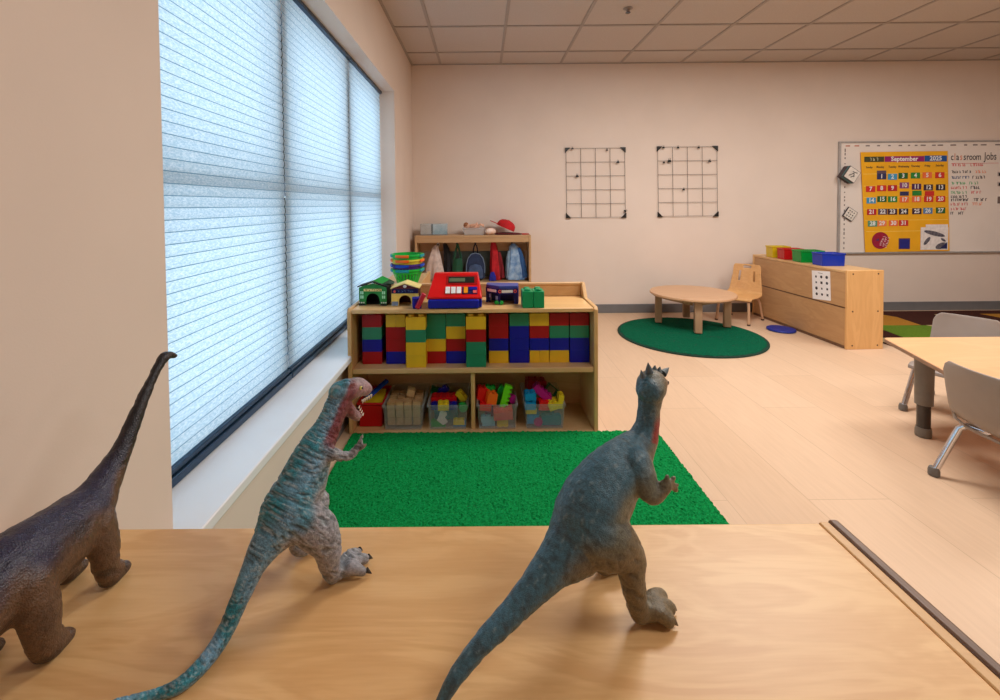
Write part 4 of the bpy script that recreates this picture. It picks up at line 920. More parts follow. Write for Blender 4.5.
for k in range(4):
    a0 = math.radians(-108.5 + 90 * k); a1 = a0 + PI / 2; r0 = .27
    p0 = V((r0 * math.cos(a0), r0 * math.sin(a0), TH - .052)); p1 = V((r0 * math.cos(a1), r0 * math.sin(a1), TH - .052)); d = (p1 - p0).normalized() * .032
    MB().tube([p0 + d, p1 - d], [(.021, .009)] * 2, 4, side=(0, 0, 1)).build('apron', TABLEL, t)
# small bent-ply chair
FX = Matrix.Rotation(0, 3, 'Z')
PLY = wood('chair_ply', (226, 178, 120), (206, 152, 96), 'X', 2, .35, .7); PTUBE = mat('cream_tube', (206, 166, 132), .35, .1, var=.05)
t = thing('child_chair', 'wood-toned child chair with slotted backrest between the round table and long cabinet', 'chair', (2.450, 4.29, 0), math.radians(-52)); t.scale = (.95, .95, .93)
# local: chair faces -y ; seat height .255
def shell(prof, w_of, th, m, name, par, holes=(), nx=14, dish=.012):
    """one bent sheet: prof = centre line (y,z); w_of(k) half width; slots left open where holes says so; solidified"""
    me = MB(); n = len(prof)
    for k, (y, z) in enumerate(prof):
        hw = w_of(k)
        for i in range(nx + 1):
            u = -1 + 2 * i / nx; me.v.append((u * hw, y - dish * (1 - u * u) * (-1 if False else 1) * (0 if z < .262 else -1), z - (dish * .6 * (1 - u * u) if z < .262 else 0)))
    for k in range(n - 1):
        for i in range(nx):
            if (k, i) in holes: continue
            a = k * (nx + 1) + i; me.f.append((a, a + 1, a + nx + 2, a + nx + 1)); me.m.append(0)
    o = me.build(name, m, par, smooth=60)
    s = o.modifiers.new('thickness', 'SOLIDIFY'); s.thickness = th; s.offset = 0
    b = o.modifiers.new('round', 'BEVEL'); b.width = th * .3; b.segments = 2; b.limit_method = 'ANGLE'
    return o
prof = [(-.150, .236), (-.142, .250), (-.12, .256), (-.06, .254), (0, .252), (.06, .254), (.105, .262), (.132, .285), (.142, .315), (.148, .350), (.153, .385), (.158, .420), (.163, .455), (.168, .490), (.172, .520), (.175, .545), (.176, .560)]
def hw(k):
    z = prof[k][1]
    if k <= 6: return .168
    return .160 - .028 * min(1, (z - .27) / .2) - (.018 if k == len(prof) - 1 else .006 if k == len(prof) - 2 else 0)
holes = {(k, i) for k in (10, 11, 12) for i in (3, 10)} | {(14, i) for i in (5, 6, 7, 8)}
shell(prof, hw, .009, PLY, 'seat_shell', t, holes)
for sx in (-1, 1):
    l1 = MB().tube([(sx * .120, -.118, .236), (sx * .132, -.124, .222), (sx * .140, -.135, .18), (sx * .150, -.160, .012)], .0125, 10).build('leg', PTUBE, t)
    l2 = MB().tube([(sx * .120, .095, .236), (sx * .132, .102, .222), (sx * .142, .120, .18), (sx * .152, .168, .012)], .0105, 10).build('leg', PTUBE, t)
    for yy, lg in ((-.160, l1), (.168, l2)): MB().tube([(sx * .151, yy, .0015), (sx * .151, yy, .014)], .0150, 10).build('foot_glide', mat('glide_brown', (70, 44, 34), .5), lg)
MB().tube([(-.120, -.118, .236), (.120, -.118, .236)], .009, 8).tube([(-.120, .095, .236), (.120, .095, .236)], .009, 8).build('under_frame', PTUBE, t)

# ------------------------------------------------------------------ long low cabinet, its tubs, notice
LCX, LCY = 2.752, 3.395
t = thing('storage_cabinet', 'long low birch cabinet, back towards the round table, colourful tubs on top', 'cabinet', (LCX, LCY, 0), math.radians(2.2))
L_ = 1.125; D_ = .288; Hc = .602
MB().box(0, 0, 0, D_, .02, Hc).build('end_panel', wood('end_panel_wood', (226, 178, 118), (206, 154, 94), 'Z', 1, .4, .6), t, bevel=.004)
MB().box(0, L_ - .02, 0, D_, L_, Hc).build('end_panel', BIRCHZ, t, bevel=.004)
MB().box(.004, .0205, .578, D_ - .004, L_ - .0205, .598).build('cabinet_top', BIRCH, t, bevel=.003)
WB_ = wood('cabinet_back_wood', (196, 154, 108), (176, 132, 88), 'Y', 1, .45, .6)
MB().box(.008, .0205, .318, .018, L_ - .0205, .577).build('back_panel', WB_, t); MB().box(.008, .0205, .022, .018, L_ - .0205, .306).build('back_panel', WB_, t)
MB().box(.012, .0205, .306, D_ - .01, L_ - .0205, .318).box(.02, .0205, .0, D_ - .01, L_ - .0205, .022).box(.002, .0205, .003, .010, L_ - .0205, .02).build('shelf', BROWN, t)
for xx in (.045, D_ - .045):
    for z in (.03, .29, .575): MB().cyl((xx, -.0012, z), (xx, .0005, z), .006, n=10).build('screw', mat('screw_dark', (70, 48, 34), .5), t)
for z in (.40, .44): tag(MB().sphere((0, 0, 0), .016, 10).build('knob_toy', BLACK, loc=(LCX + D_ + .016, LCY + .06, z)), None) if False else None
def tub(px, py, yy, w, d, h, cname, c, rz, label):
    p = P(px, py, yy); tt = thing('plastic_tub', label, 'tub', (p.x, p.y, Hc - .003), rz, 'coloured tubs on the long low cabinet')
    bin_mb(w * .92, w, d * .92, d, h, .004).build('tub_wall', clear_plastic('tub_' + cname, c, .72), tt, bevel=.004)
    return tt
S2 = math.radians(2.2)
def tubat(u, v, w, d, h, cname, c, rz, label, fill):
    x = LCX + u * math.cos(S2) - v * math.sin(S2); y = LCY + u * math.sin(S2) + v * math.cos(S2)
    tt = thing('plastic_tub', label, 'tub', (x, y, .5985), rz, 'coloured tubs on the long low cabinet')
    bin_mb(w * .965, w, d * .965, d, h, .004, .004).build('tub_wall', clear_plastic('tub_' + cname, c, .78), tt, bevel=.004)
    r2 = random.Random(u * 99 + v)
    for k in range(fill):
        m = MB(); m.tube([(0, 0, -.02), (.004, 0, 0), (0, .002, .022)], [(.010, .009), (.018, .014), (.011, .01)], 8)
        o = m.build('toy_figure', mat('figure_' + cname, tuple(min(255, q + 60) for q in c), .5, var=.2), loc=(x + (k - (fill - 1) / 2) * .055, y + r2.uniform(-.12, .12) * d, .5985 + .027), rot=(0, 1.45, r2.uniform(-.5, .5)))
        tag(o, f'small pale {cname} toy piece lying inside the {cname} tub', 'toy', f'pieces in the {cname} tub')
tubat(.120, .325, .180, .125, .104, 'blue', (14, 52, 178), -.06, 'blue see-through tub on the long cabinet, nearest the end panel', 2)
tubat(.118, .545, .190, .135, .104, 'green', (10, 140, 52), -.10, 'green see-through tub between the blue and red ones', 2)
tubat(.112, .750, .170, .12, .100, 'red', (190, 22, 26), -.10, 'red see-through tub between the green and yellow ones', 2)
tubat(.105, .905, .160, .12, .108, 'yellow', (214, 184, 28), -.10, 'yellow see-through tub on the long cabinet, closest to the wall', 2)
# notice on the cabinet back
pn = thing('paper_notice', 'white sheet with rows of small dark symbols on the long cabinet back', 'paper', (0, 0, 0), math.radians(2.2)); pn.location = (LCX - .0, LCY, 0)
pa = MB(); quad = [(.258, .342), (.112, .340), (.098, .530 + .0), (.252, .534)]
quad = [(.345, .318), (.158, .338), (.170, .570), (.358, .552)]
pa.add([(.0072, a, z) for a, z in quad] + [(.0066, a, z) for a, z in quad], [(0, 1, 2, 3), (7, 6, 5, 4), (0, 4, 5, 1), (1, 5, 6, 2), (2, 6, 7, 3), (3, 7, 4, 0)])
pa.build('sheet', mat('paper_white', (240, 238, 240), .7, var=.01), pn, smooth=0)
sy = MB(); r3 = random.Random(2)
for r_ in range(4):
    for c_ in range(3):
        yy = .312 - c_ * .055 - r_ * .0035; zz = .508 - r_ * .047 + c_ * .005; s = .0115 + .003 * ((c_ + r_) % 3 == 2)
        k = (r_ * 3 + c_) % 4; n = (4, 20, 5, 8)[k]
        pts = [(yy + s * (.55 if (k == 3 and q % 2) else 1) * math.cos(2 * PI * q / n + .78), zz + s * (.55 if (k == 3 and q % 2) else 1) * math.sin(2 * PI * q / n + .78)) for q in range(n)]
        sy.prism(pts, .0058, .0065, 'x')
for q in range(6): sy.box(.0058, .245 + q * .008, .540, .0065, .250 + q * .008, .544)
sy.build('printed_symbols', mat('symbol_ink', (60, 56, 66), .7, var=.3, scale=80), pn, smooth=0)
o = MB().prism([(.10 * math.cos(a) * (1 + .12 * abs(math.cos(a))), .115 * math.sin(a)) for a in [2 * PI * i / 28 for i in range(28)]], 0, .018, 'z').build('seat_cushion', mat('mat_blue', (14, 44, 150), .5), bevel=.006, loc=(2.612, 3.93, .001), rot=(0, 0, .05))
tag(o, 'flat royal blue pad lying on the floor beside the long low cabinet', 'pad')

# ------------------------------------------------------------------ trapezoid table and grey chairs
TT = .425
t = thing('activity_table', 'wood-topped activity table with grey adjustable legs at the right side', 'table', (2.08, 2.1, 0))
pts = [(2.045, 2.275), (2.062, 2.29)]
out = [(2.062, 2.292), (2.045, 2.284), (2.036, 2.262), (1.893, 1.835), (1.886, 1.80), (1.888, 1.765), (1.905, 1.738), (1.935, 1.722), (1.97, 1.718), (3.02, 1.718), (3.07, 1.74), (3.06, 1.79), (2.87, 2.27), (2.84, 2.292)]
out = [(a - 2.08, b - 2.1) for a, b in out]
MB().prism(out[::-1], TT - .022, TT, 'z').build('tabletop', wood('activity_top', (234, 184, 138), (218, 162, 114), 'X', 1, .3, .5), t, bevel=.003)
cxm = sum(a for a, b in out) / len(out); cym = sum(b for a, b in out) / len(out)
MB().prism([((a - cxm) * 1.003 + cxm, (b - cym) * 1.004 + cym) for a, b in out][::-1], TT - .0215, TT - .0035, 'z').build('edge_band', mat('edge_taupe', (150, 118, 96), .5), t, bevel=.003)
GLEG = mat('grey_leg_plastic', (118, 112, 104), .4, var=.04); GLEG2 = mat('dark_leg_insert', (70, 66, 64), .25, .4, var=.05)
for lx, ly in ((2.095, 2.125), (2.30, 1.80), (2.80, 2.14), (2.93, 1.83)):
    x, y = lx - 2.08, ly - 2.1
    MB().cyl((x, y, .155), (x, y, TT - .0225), .034, .037, 24).cyl((x, y, TT - .034), (x, y, TT - .0226), .050, .050, 24).build('leg', GLEG, t)
    lo = MB().cyl((x, y, .045), (x, y, .1545), .026, n=20).build('leg_insert', GLEG2, t)
    MB().lathe([(.028, 0), (.031, .003), (.031, .03), (.028, .0445)], (x, y, .001), 20).build('foot', GLEG, t)
GSH = mat('grey_shell', (150, 138, 130), .42, var=.03, scale=8); GFOOT = mat('grey_foot', (112, 108, 104), .6)
def grey_chair(loc, rz, label):
    t = thing('child_chair', label, 'chair', loc, rz, 'grey plastic chairs at the activity table')
    prof = [(-.150, .222), (-.146, .238), (-.125, .246), (-.07, .243), (0, .240), (.06, .243), (.105, .252), (.130, .275), (.142, .305), (.150, .340), (.158, .375), (.165, .41), (.172, .445), (.177, .472), (.180, .488)]
    def hw(k):
        z = prof[k][1]
        if k <= 6: return .150
        return .150 - .012 * (z - .26) / .2 - (.030 if k == len(prof) - 1 else .010 if k == len(prof) - 2 else 0)
    shell(prof, hw, .008, GSH, 'seat_shell', t, (), 16, .018)
    MB().tube([(-.146, .135, .29), (-.135, .128, .247), (-.10, .118, .226), (.10, .118, .226), (.135, .128, .247), (.146, .135, .29)], [(.008, .004)] * 6, 8).build('seat_rib', GSH, t)
    for sx in (-1, 1):
        l1 = MB().tube([(sx * .06, .085, .226), (sx * .115, .098, .224), (sx * .135, .112, .205), (sx * .150, .190, .018)], .0125, 14).build('leg', CHROME, t)
        l2 = MB().tube([(sx * .06, -.075, .226), (sx * .115, -.088, .224), (sx * .135, -.105, .205), (sx * .150, -.200, .018)], .0125, 14).build('leg', CHROME, t)
        for yy, lg in ((.192, l1), (-.202, l2)): MB().lathe([(.015, 0), (.019, .003), (.019, .022), (.0155, .034)], (sx * .1505, yy, .001), 16).build('foot_cap', GFOOT, lg)
    MB().tube([(-.06, .085, .226), (-.06, -.075, .226)], .0105, 10).tube([(.06, .085, .226), (.06, -.075, .226)], .0105, 10).build('under_frame', CHROME, t)
    return t
grey_chair((2.02, 1.655, 0), math.radians(87), 'grey shell chair with chrome legs at the near corner of the activity table')
grey_chair((2.50, 2.365, 0), math.radians(-60), 'grey shell chair tucked in on the far side of the activity table')
# ceiling sprinkler
t = thing('sprinkler_head', 'small round sprinkler head in a ceiling tile', 'sprinkler', (1.078, 3.339, ZC + .0055))
MB().lathe([(.034, 0), (.034, -.004), (.02, -.009), (.012, -.010), (.012, -.03)], n=24).build('escutcheon', mat('sprinkler_plate', (150, 138, 130), .4, .4), t)
MB().lathe([(.018, -.034), (.018, -.0305)], n=16).build('deflector', GLEG2, t)
#--PART4--
# ------------------------------------------------------------------ dinosaurs on the cabinet top
ZD = .6252
class Pose:
    """local frame of a standing animal: x = its right, y = ahead, z = up; reads points of its profile on the mid-plane (or off it)"""
    def __init__(s, ox, oy, sc, mid, deg):
        s.ox, s.oy, s.sc = ox, oy, sc; a = math.radians(deg); s.rz = -a
        s.h = V((math.sin(a), math.cos(a), 0)); s.r = V((math.cos(a), -math.sin(a), 0)); s.mid = V((mid[0], mid[1], 0))
    def ray(s, zx, zy): return CAMR @ V(((s.ox + zx / s.sc - PX) / F_, -(s.oy + zy / s.sc - PY) / F_, -1))
    def pt(s, zx, zy, off=0.0):
        d = s.ray(zx, zy); t = (s.mid.dot(s.r) + off) / V((d.x, d.y, 0)).dot(s.r); p = V((0, 0, HC)) + d * t; q = p - s.mid
        return V((off, q.dot(s.h), p.z - ZD)), p.y
    def rad(s, hw, y): return hw / s.sc * y / F_
def smooth_path(pts, rad, k=4):
    """Catmull-Rom through points and radii"""
    P_ = [V(p) for p in pts]; out = []; ro = []
    R_ = [r if isinstance(r, (tuple, list)) else (r, r) for r in rad]
    for i in range(len(P_) - 1):
        a, b, c, d = P_[max(0, i - 1)], P_[i], P_[i + 1], P_[min(len(P_) - 1, i + 2)]
        for j in range(k):
            t = j / k; out.append(.5 * ((2 * b) + (c - a) * t + (2 * a - 5 * b + 4 * c - d) * t * t + (3 * b - a - 3 * c + d) * t ** 3))
            ro.append((R_[i][0] * (1 - t) + R_[i + 1][0] * t, R_[i][1] * (1 - t) + R_[i + 1][1] * t))
    out.append(P_[-1]); ro.append(R_[-1]); return out, ro
def rounded(pts, rad):
    """adds tapered end rings so a limb ends in a dome"""
    p0, p1 = V(pts[0]), V(pts[1]); q0, q1 = V(pts[-1]), V(pts[-2]); a = rad[0]; b = rad[-1]
    d0 = (p0 - p1).normalized(); d1 = (q0 - q1).normalized(); m = max(a); n = max(b)
    pre = [(p0 + d0 * m * .95, (a[0] * .25, a[1] * .25)), (p0 + d0 * m * .7, (a[0] * .7, a[1] * .7)), (p0 + d0 * m * .35, (a[0] * .93, a[1] * .93))]
    post = [(q0 + d1 * n * .35, (b[0] * .93, b[1] * .93)), (q0 + d1 * n * .7, (b[0] * .7, b[1] * .7)), (q0 + d1 * n * .95, (b[0] * .25, b[1] * .25))]
    return [x for x, _ in pre] + list(pts) + [x for x, _ in post], [x for _, x in pre] + list(rad) + [x for _, x in post]
class Body(MB):
    def limb(s, pts, rad, side=(1, 0, 0), k=4, n=16):
        p, r = smooth_path(pts, rad, k); p, r = rounded(p, r); return s.tube(p, r, n, 0, side)
def fuse(body, name, parent, voxel, iters, shade, material, floor=0.0):
    """one continuous skin: voxel remesh of the limbs, relaxed, then creased and coloured per vertex"""
    me = body.mesh('raw', [material], 0); o = bpy.data.objects.new('raw', me); C.objects.link(o)
    r = o.modifiers.new('r', 'REMESH'); r.mode = 'VOXEL'; r.voxel_size = voxel
    s = o.modifiers.new('s', 'SMOOTH'); s.factor = .5; s.iterations = iters
    dg = bpy.context.evaluated_depsgraph_get(); m2 = bpy.data.meshes.new_from_object(o.evaluated_get(dg)); m2.name = name
    C.objects.unlink(o); bpy.data.objects.remove(o); bpy.data.meshes.remove(me)
    m2.materials.clear(); m2.materials.append(material)
    col = m2.color_attributes.new('skin', 'FLOAT_COLOR', 'POINT'); cols = []; cos = []
    for v in m2.vertices:
        c, d = shade(v.co.copy(), v.normal.copy()); cols += [c[0], c[1], c[2], 1.0]; q = v.co + v.normal * d
        if q.z < floor: q.z = floor
        cos += [q.x, q.y, q.z]
    col.data.foreach_set('color', cols); m2.vertices.foreach_set('co', cos)
    m2.polygons.foreach_set('use_smooth', [True] * len(m2.polygons)); m2.update()
    ob = bpy.data.objects.new(name, m2); C.objects.link(ob); ob.parent = parent; return ob
def skin_mat(name, rough, bump, scale, coat=.1):
    m, nt, p = new_mat(name); N, L = nt.nodes, nt.links
    at = N.new('ShaderNodeAttribute'); at.attribute_name = 'skin'
    tc = N.new('ShaderNodeTexCoord'); nz = N.new('ShaderNodeTexNoise'); nz.inputs['Scale'].default_value = scale; nz.inputs['Detail'].default_value = 5
    L.new(tc.outputs['Object'], nz.inputs['Vector'])
    cr = N.new('ShaderNodeValToRGB'); cr.color_ramp.elements[0].position = .3; cr.color_ramp.elements[1].position = .72; cr.color_ramp.elements[0].color = (.62, .62, .62, 1); cr.color_ramp.elements[1].color = (1.25, 1.25, 1.25, 1)
    L.new(nz.outputs['Fac'], cr.inputs['Fac'])
    mx = N.new('ShaderNodeMixRGB'); mx.blend_type = 'MULTIPLY'; mx.inputs['Fac'].default_value = 1; L.new(at.outputs['Color'], mx.inputs['Color1']); L.new(cr.outputs['Color'], mx.inputs['Color2'])
    L.new(mx.outputs['Color'], p.inputs['Base Color']); p.inputs['Roughness'].default_value = rough; p.inputs['Coat Weight'].default_value = coat; p.inputs['Coat Roughness'].default_value = .35
    vo = N.new('ShaderNodeTexVoronoi'); vo.inputs['Scale'].default_value = scale * 2.4; L.new(tc.outputs['Object'], vo.inputs['Vector'])
    b = N.new('ShaderNodeBump'); b.inputs['Strength'].default_value = bump; b.inputs['Distance'].default_value = .0012; L.new(vo.outputs['Distance'], b.inputs['Height']); L.new(b.outputs['Normal'], p.inputs['Normal'])
    return m
def mix(a, b, t): t = max(0, min(1, t)); return tuple(a[i] + (b[i] - a[i]) * t for i in range(3))
def ss(a, b, x): t = max(0, min(1, (x - a) / (b - a))); return t * t * (3 - 2 * t)
def spine_info(sp, co):
    """nearest place on the mid-line: index along it, height above it towards the back (-1 belly .. 1 back)"""
    best = (1e9, 0, 0)
    for i in range(len(sp) - 1):
        a, b = sp[i][0], sp[i + 1][0]; ab = V((0, b.y - a.y, b.z - a.z)); ap = V((0, co.y - a.y, co.z - a.z)); l2 = ab.length_squared + 1e-12
        t = max(0, min(1, ap.dot(ab) / l2)); d = (ap - ab * t); q = d.length
        if q < best[0]:
            tn = ab.normalized(); r = sp[i][1] * (1 - t) + sp[i + 1][1] * t; dors = (d.y * -tn.z + d.z * tn.y) / max(r, 1e-4); best = (q, i + t, dors)
    return best
CLAW = mat('claw_dark', (40, 40, 40), .4); TOOTH = mat('tooth_ivory', (236, 228, 206), .35); EYEW = mat('eye_pale', (226, 220, 120), .2); EYEB = mat('eye_pupil', (12, 12, 12), .15)
def cone(p, q, r, n=10): return MB().tube([p, V(p).lerp(V(q), .5), q], [r, r * .62, r * .08], n)

def onfloor(ps, zx, zy, p, z):
    if p.z >= z: return p
    d = ps.ray(zx, zy); t = (z + ZD - HC) / d.z; q = V((0, 0, HC)) + d * t - ps.mid
    return V((q.dot(ps.r), q.dot(ps.h), z))
# ---- grey-teal upright tyrannosaur-like toy
ps = Pose(140, 360, 2.058, (-.2207, .610), 33.53)
t = thing('toy_dinosaur', 'grey and teal toy tyrannosaur rearing up with open mouth, middle of the three dinosaurs', 'toy dinosaur', (ps.mid.x, ps.mid.y, ZD), ps.rz)
SPR = [(-55, 704, 6), (-15, 698, 9), (35, 688, 12), (82, 669, 15), (131, 624, 16.8), (171, 567, 18.3), (207, 488, 20.5), (233, 428, 25), (260, 380, 36), (292, 334, 58), (312, 300, 62), (334, 252, 54), (350, 210, 46), (364, 178, 40), (380, 150, 32), (394, 122, 28), (404, 98, 28), (412, 80, 27)]
sp = []; 
for zx, zy, hw_ in SPR:
    p, y_ = ps.pt(zx, zy); r_ = ps.rad(hw_, y_); p = onfloor(ps, zx, zy, p, r_ * .95); sp.append((p, r_))
b = Body(); lat = [.95] * 6 + [.92, .90, .90, .90, .86, .84, .82, .82, .82, .82, .80, .78]
b.limb([p for p, _ in sp], [(r_ * lat[i], r_) for i, (_, r_) in enumerate(sp)], k=5, n=24)
def q3(zx, zy, off=0): return ps.pt(zx, zy, off)[0]
# head: cranium and upper jaw, lower jaw dropped open
b.limb([q3(412, 68), q3(432, 60), q3(452, 56), q3(464, 60)], [(.0170, .0165), (.0165, .0155), (.0140, .0135), (.0108, .0100)], n=18)
b.limb([q3(425, 50, .011), q3(440, 48, .011)], [.0045, .0035], n=10); b.limb([q3(425, 50, -.011), q3(440, 48, -.011)], [.0045, .0035], n=10)
b.limb([q3(420, 90), q3(434, 106), q3(446, 116)], [(.0125, .0085), (.0105, .0082), (.0085, .0070)], n=16)
# legs
def leg(off, pts, rads):
    b.limb([q3(x, y, o) for x, y, o in pts], rads, n=18)
leg(0, [(340, 332, .020), (370, 356, .030), (386, 386, .036), (390, 418, .037), (398, 440, .036)], [(.024, .026), (.022, .025), (.0172, .0185), (.0136, .0142), (.0115, .0115)])
def toes(b, heel, tips, r0, r1, bump=.0):
    out = []
    for tx, ty, tz in tips:
        tip = V((tx, ty, tz)); mid = heel.lerp(tip, .55) + V((0, 0, .006 + bump))
        b.limb([heel, mid, tip], [r0, r0 * .92, r1], n=12); out.append(tip)
    return out
heelR = V((.0355, -.010, .0105))
tipsR = toes(b, heelR, [(.0605, .014, .0080), (.0470, .030, .0080), (.0290, .032, .0080)], .0094, .0066)
b.limb([heelR, V((.022, -.004, .007))], [.007, .005], n=10)
ml = lambda p: V((-p.x, p.y, p.z))
b.limb([ml(q3(338, 345, .026)) , V((-.034, .012, .062)), V((-.037, -.010, .040)), V((-.038, -.016, .022)), V((-.037, -.006, .011))], [(.022, .030), (.019, .023), (.0135, .016), (.0105, .012), (.010, .010)], n=18)
heelL = V((-.037, -.004, .0105)); tipsL = toes(b, heelL, [(-.056, .022, .0085), (-.042, .034, .0085), (-.026, .032, .0085)], .0094, .0066)
# arms
armR = [q3(396, 194, .022), q3(416, 198, .029), q3(434, 196, .033), q3(446, 181, .035)]
b.limb(armR, [.0095, .0070, .0058, .0060], n=12); hR = armR[-1]
fing = [(hR + V((.003, .006, .012)), hR + V((.002, .004, .006))), (hR + V((.010, .004, .004)), hR + V((.006, .003, .001)))]
for tip, md in fing: b.limb([hR, md, tip], [.0042, .0038, .0030], n=10)
armL = [ml(p) for p in armR]; armL = [V((p.x, p.y, p.z)) for p in armL]; b.limb(armL, [.0095, .0070, .0058, .0060], n=12); hL = armL[-1]
fingL = [(hL + V((-.003, .006, .012)), hL + V((-.002, .004, .006))), (hL + V((-.010, .004, .004)), hL + V((-.006, .003, .001)))]
for tip, md in fingL: b.limb([hL, md, tip], [.0042, .0038, .0030], n=10)
T_TEAL, T_BLUE, T_GREY, T_DARK, T_RED, T_PINK, T_LT = lin((26, 138, 160)), lin((104, 156, 188)), lin((152, 150, 156)), lin((44, 66, 68)), lin((118, 36, 46)), lin((172, 132, 136)), lin((190, 204, 210))
jawz = q3(440, 100).z
def shade_t(co, no):
    q, i, d = spine_info(sp, co)
    n1 = mnoise.noise(co * 34); n2 = mnoise.noise(V((co.x * 60, co.y * 60, co.z * 60)) + V((5, 1, 2)))
    # creases running across the body axis
    axis_i = i
    st = mnoise.noise(V((d * 2.4 + co.x * 40, axis_i * 7.5, n1 * 1.6))); st2 = mnoise.noise(V((d * 5 + 3 + co.x * 90, axis_i * 17, n1)))
    c = mix(T_GREY, T_BLUE, ss(-.35, .35, d)); c = mix(c, T_TEAL, ss(-.08, .55, n1 + .5 * (d - .05)) * .9)
    if i < 8.2: c = mix(mix(T_BLUE, T_TEAL, ss(-.2, .4, n1)), T_GREY, .45 * ss(.2, -.7, d))
    c = mix(c, T_DARK, ss(.10, .36, st) * .66); c = mix(c, T_DARK, ss(.16, .4, st2) * .5)
    c = mix(c, T_LT, ss(.10, .5, -st2) * .5)
    leg_ = ss(.026, .034, abs(co.x)) * ss(.10, .06, co.z)
    c = mix(c, T_GREY, .35 * leg_)
    if 12 < i and co.z < .255 and abs(co.x) < .022: c = mix(c, T_RED, .92 * max(ss(.22, -.12, d), ss(.62, .30, d) * ss(.003, .008, abs(co.x))) * ss(12.6, 13.8, i) * ss(.058, .046, co.y) * ss(.252, .238, co.z))
    if co.y > .034 and co.z > .175 and i > 14 and abs(co.x) < .022:   # face
        c = mix(c, T_PINK, .8 * ss(.038, .056, co.y) * ss(.250, .230, co.z))
    cr_ = -.0016 * ss(.08, .42, st) - .0008 * ss(.15, .45, st2) + .0006 * n2
    return c, cr_ * (1.0 if i > 8 else .6) * (.5 if co.z < .02 else 1)
fuse(b, 'body', t, .0019, 5, shade_t, skin_mat('tyrannosaur_skin', .45, .5, 260), .0003)
for sx in (1, -1):
    e = q3(440, 53, .0); e = V((sx * .0152, e.y, e.z))
    ey = MB().sphere(e, .0028, 12, sq=(.7, 1, 1)).build('eye', EYEW, t); MB().sphere(e + V((sx * .0012, .0010, 0)), .0017, 8).build('pupil', EYEB, ey)
for k in range(5):
    for sx in (1, -1):
        z0 = q3(447 + k * 5.4, 80 - k * 2.4, 0); x_ = sx * (.0115 - .0010 * k); p = V((x_, z0.y, z0.z + .001)); cone(p, p + V((0, .0005, -.0055)), .0017, 8).build('tooth', TOOTH, t)
        if k < 4:
            z1 = q3(441 + k * 3.6, 96 + k * 5.4, 0); p = V((sx * (.0092 - .0010 * k), z1.y, z1.z)); cone(p, p + V((0, .003, .0036)), .0014, 8).build('tooth', TOOTH, t)
for tips, hl in ((tipsR, heelR), (tipsL, heelL)):
    for q in tips:
        d = (q - hl).normalized(); d.z = 0; p = q + d * .0045 + V((0, 0, .001)); cone(p, p + d * .007 + V((0, 0, -.006)), .0036).build('claw', CLAW, t)
for lst in (fing, fingL):
    for tip, md in lst:
        d = (tip - md).normalized(); cone(tip + d * .001, tip + d * .0055, .0024, 8).build('claw', mat('claw_grey', (150, 146, 140), .4), t)

# ---- olive-grey horned dinosaur
ps = Pose(420, 350, 2.0, (.1720, .5610), 58)
t = thing('toy_dinosaur', 'olive and blue-grey toy dinosaur with small head spikes, seen from behind, nearest the floor side', 'toy dinosaur', (ps.mid.x, ps.mid.y, ZD), ps.rz)
SPR = [(32, 722, 10), (48, 695, 13.5), (74, 650, 17.7), (122, 590, 20.8), (182, 527, 25.8), (224, 480, 31), (264, 434, 41), (303, 394, 62), (330, 352, 76), (352, 306, 76), (384, 257, 65), (418, 216, 50), (444, 182, 33), (454, 150, 24.5), (458, 118, 22.5), (461, 92, 25)]
sp2 = []
for zx, zy, hw_ in SPR:
    p, y_ = ps.pt(zx, zy); r_ = ps.rad(hw_, y_); p = onfloor(ps, zx, zy, p, r_ * .97); sp2.append((p, r_))
sp = sp2; b = Body(); lat = [.95] * 6 + [.93, .92, .90, .88, .86, .84, .86, .92, .95, .95]
b.limb([p for p, _ in sp], [(r_ * lat[i], r_) for i, (_, r_) in enumerate(sp)], k=5, n=24)
dH = V((-.50, .86, 0)).normalized(); sH = V((dH.y, -dH.x, 0))
c0 = q3(462, 78)
b.limb([c0 - dH * .004, c0 + dH * .012 + V((0, 0, .004)), c0 + dH * .030 + V((0, 0, -.002)), c0 + dH * .050 + V((0, 0, -.012))], [(.0190, .0172), (.0195, .0175), (.0155, .0145), (.0110, .0110)], side=sH, n=18)
b.limb([c0 + dH * .008 + V((0, 0, -.016)), c0 + dH * .030 + V((0, 0, -.022)), c0 + dH * .046 + V((0, 0, -.027))], [(.0125, .007), (.0110, .006), (.008, .005)], side=sH, n=14)
b.limb([c0 + sH * .0135 + V((0, 0, .006)) + dH * .014, c0 + sH * .0150 + V((0, 0, .003)) + dH * .024], [.006, .005], n=10)
for s in (1,):
    b.limb([q3(348, 366, .016), q3(388, 388, .030), q3(418, 416, .037), q3(423, 448, .042), q3(429, 487, .043), q3(439, 524, .042)], [(.028, .036), (.025, .031), (.0190, .0200), (.0150, .0158), (.0130, .0135), (.0118, .0118)], n=18)
heelR = V((.042, -.012, .012)); tipsR = toes(b, heelR, [(.0620, .010, .0090), (.0530, .024, .0090), (.0370, .030, .0090)], .0105, .0085, .0)
heelL = V((-.030, .004, .012)); b.limb([V((-.020, -.018, .100)), V((-.030, .010, .070)), V((-.034, -.002, .040)), V((-.032, -.006, .022)), heelL], [(.024, .032), (.020, .024), (.0125, .014), (.0108, .011), (.011, .011)], n=18)
tipsL = toes(b, heelL, [(-.048, .028, .0090), (-.034, .040, .0090), (-.018, .038, .0090)], .0105, .0085, .0)
armR = [q3(432, 226, .018), q3(448, 256, .030), q3(458, 290, .040), q3(476, 289, .046), q3(492, 271, .050)]
b.limb(armR, [(.0180, .0220), (.0150, .0170), (.0105, .0110), (.0085, .0088), (.0074, .0074)], n=14); hR = armR[-1]
fing = []
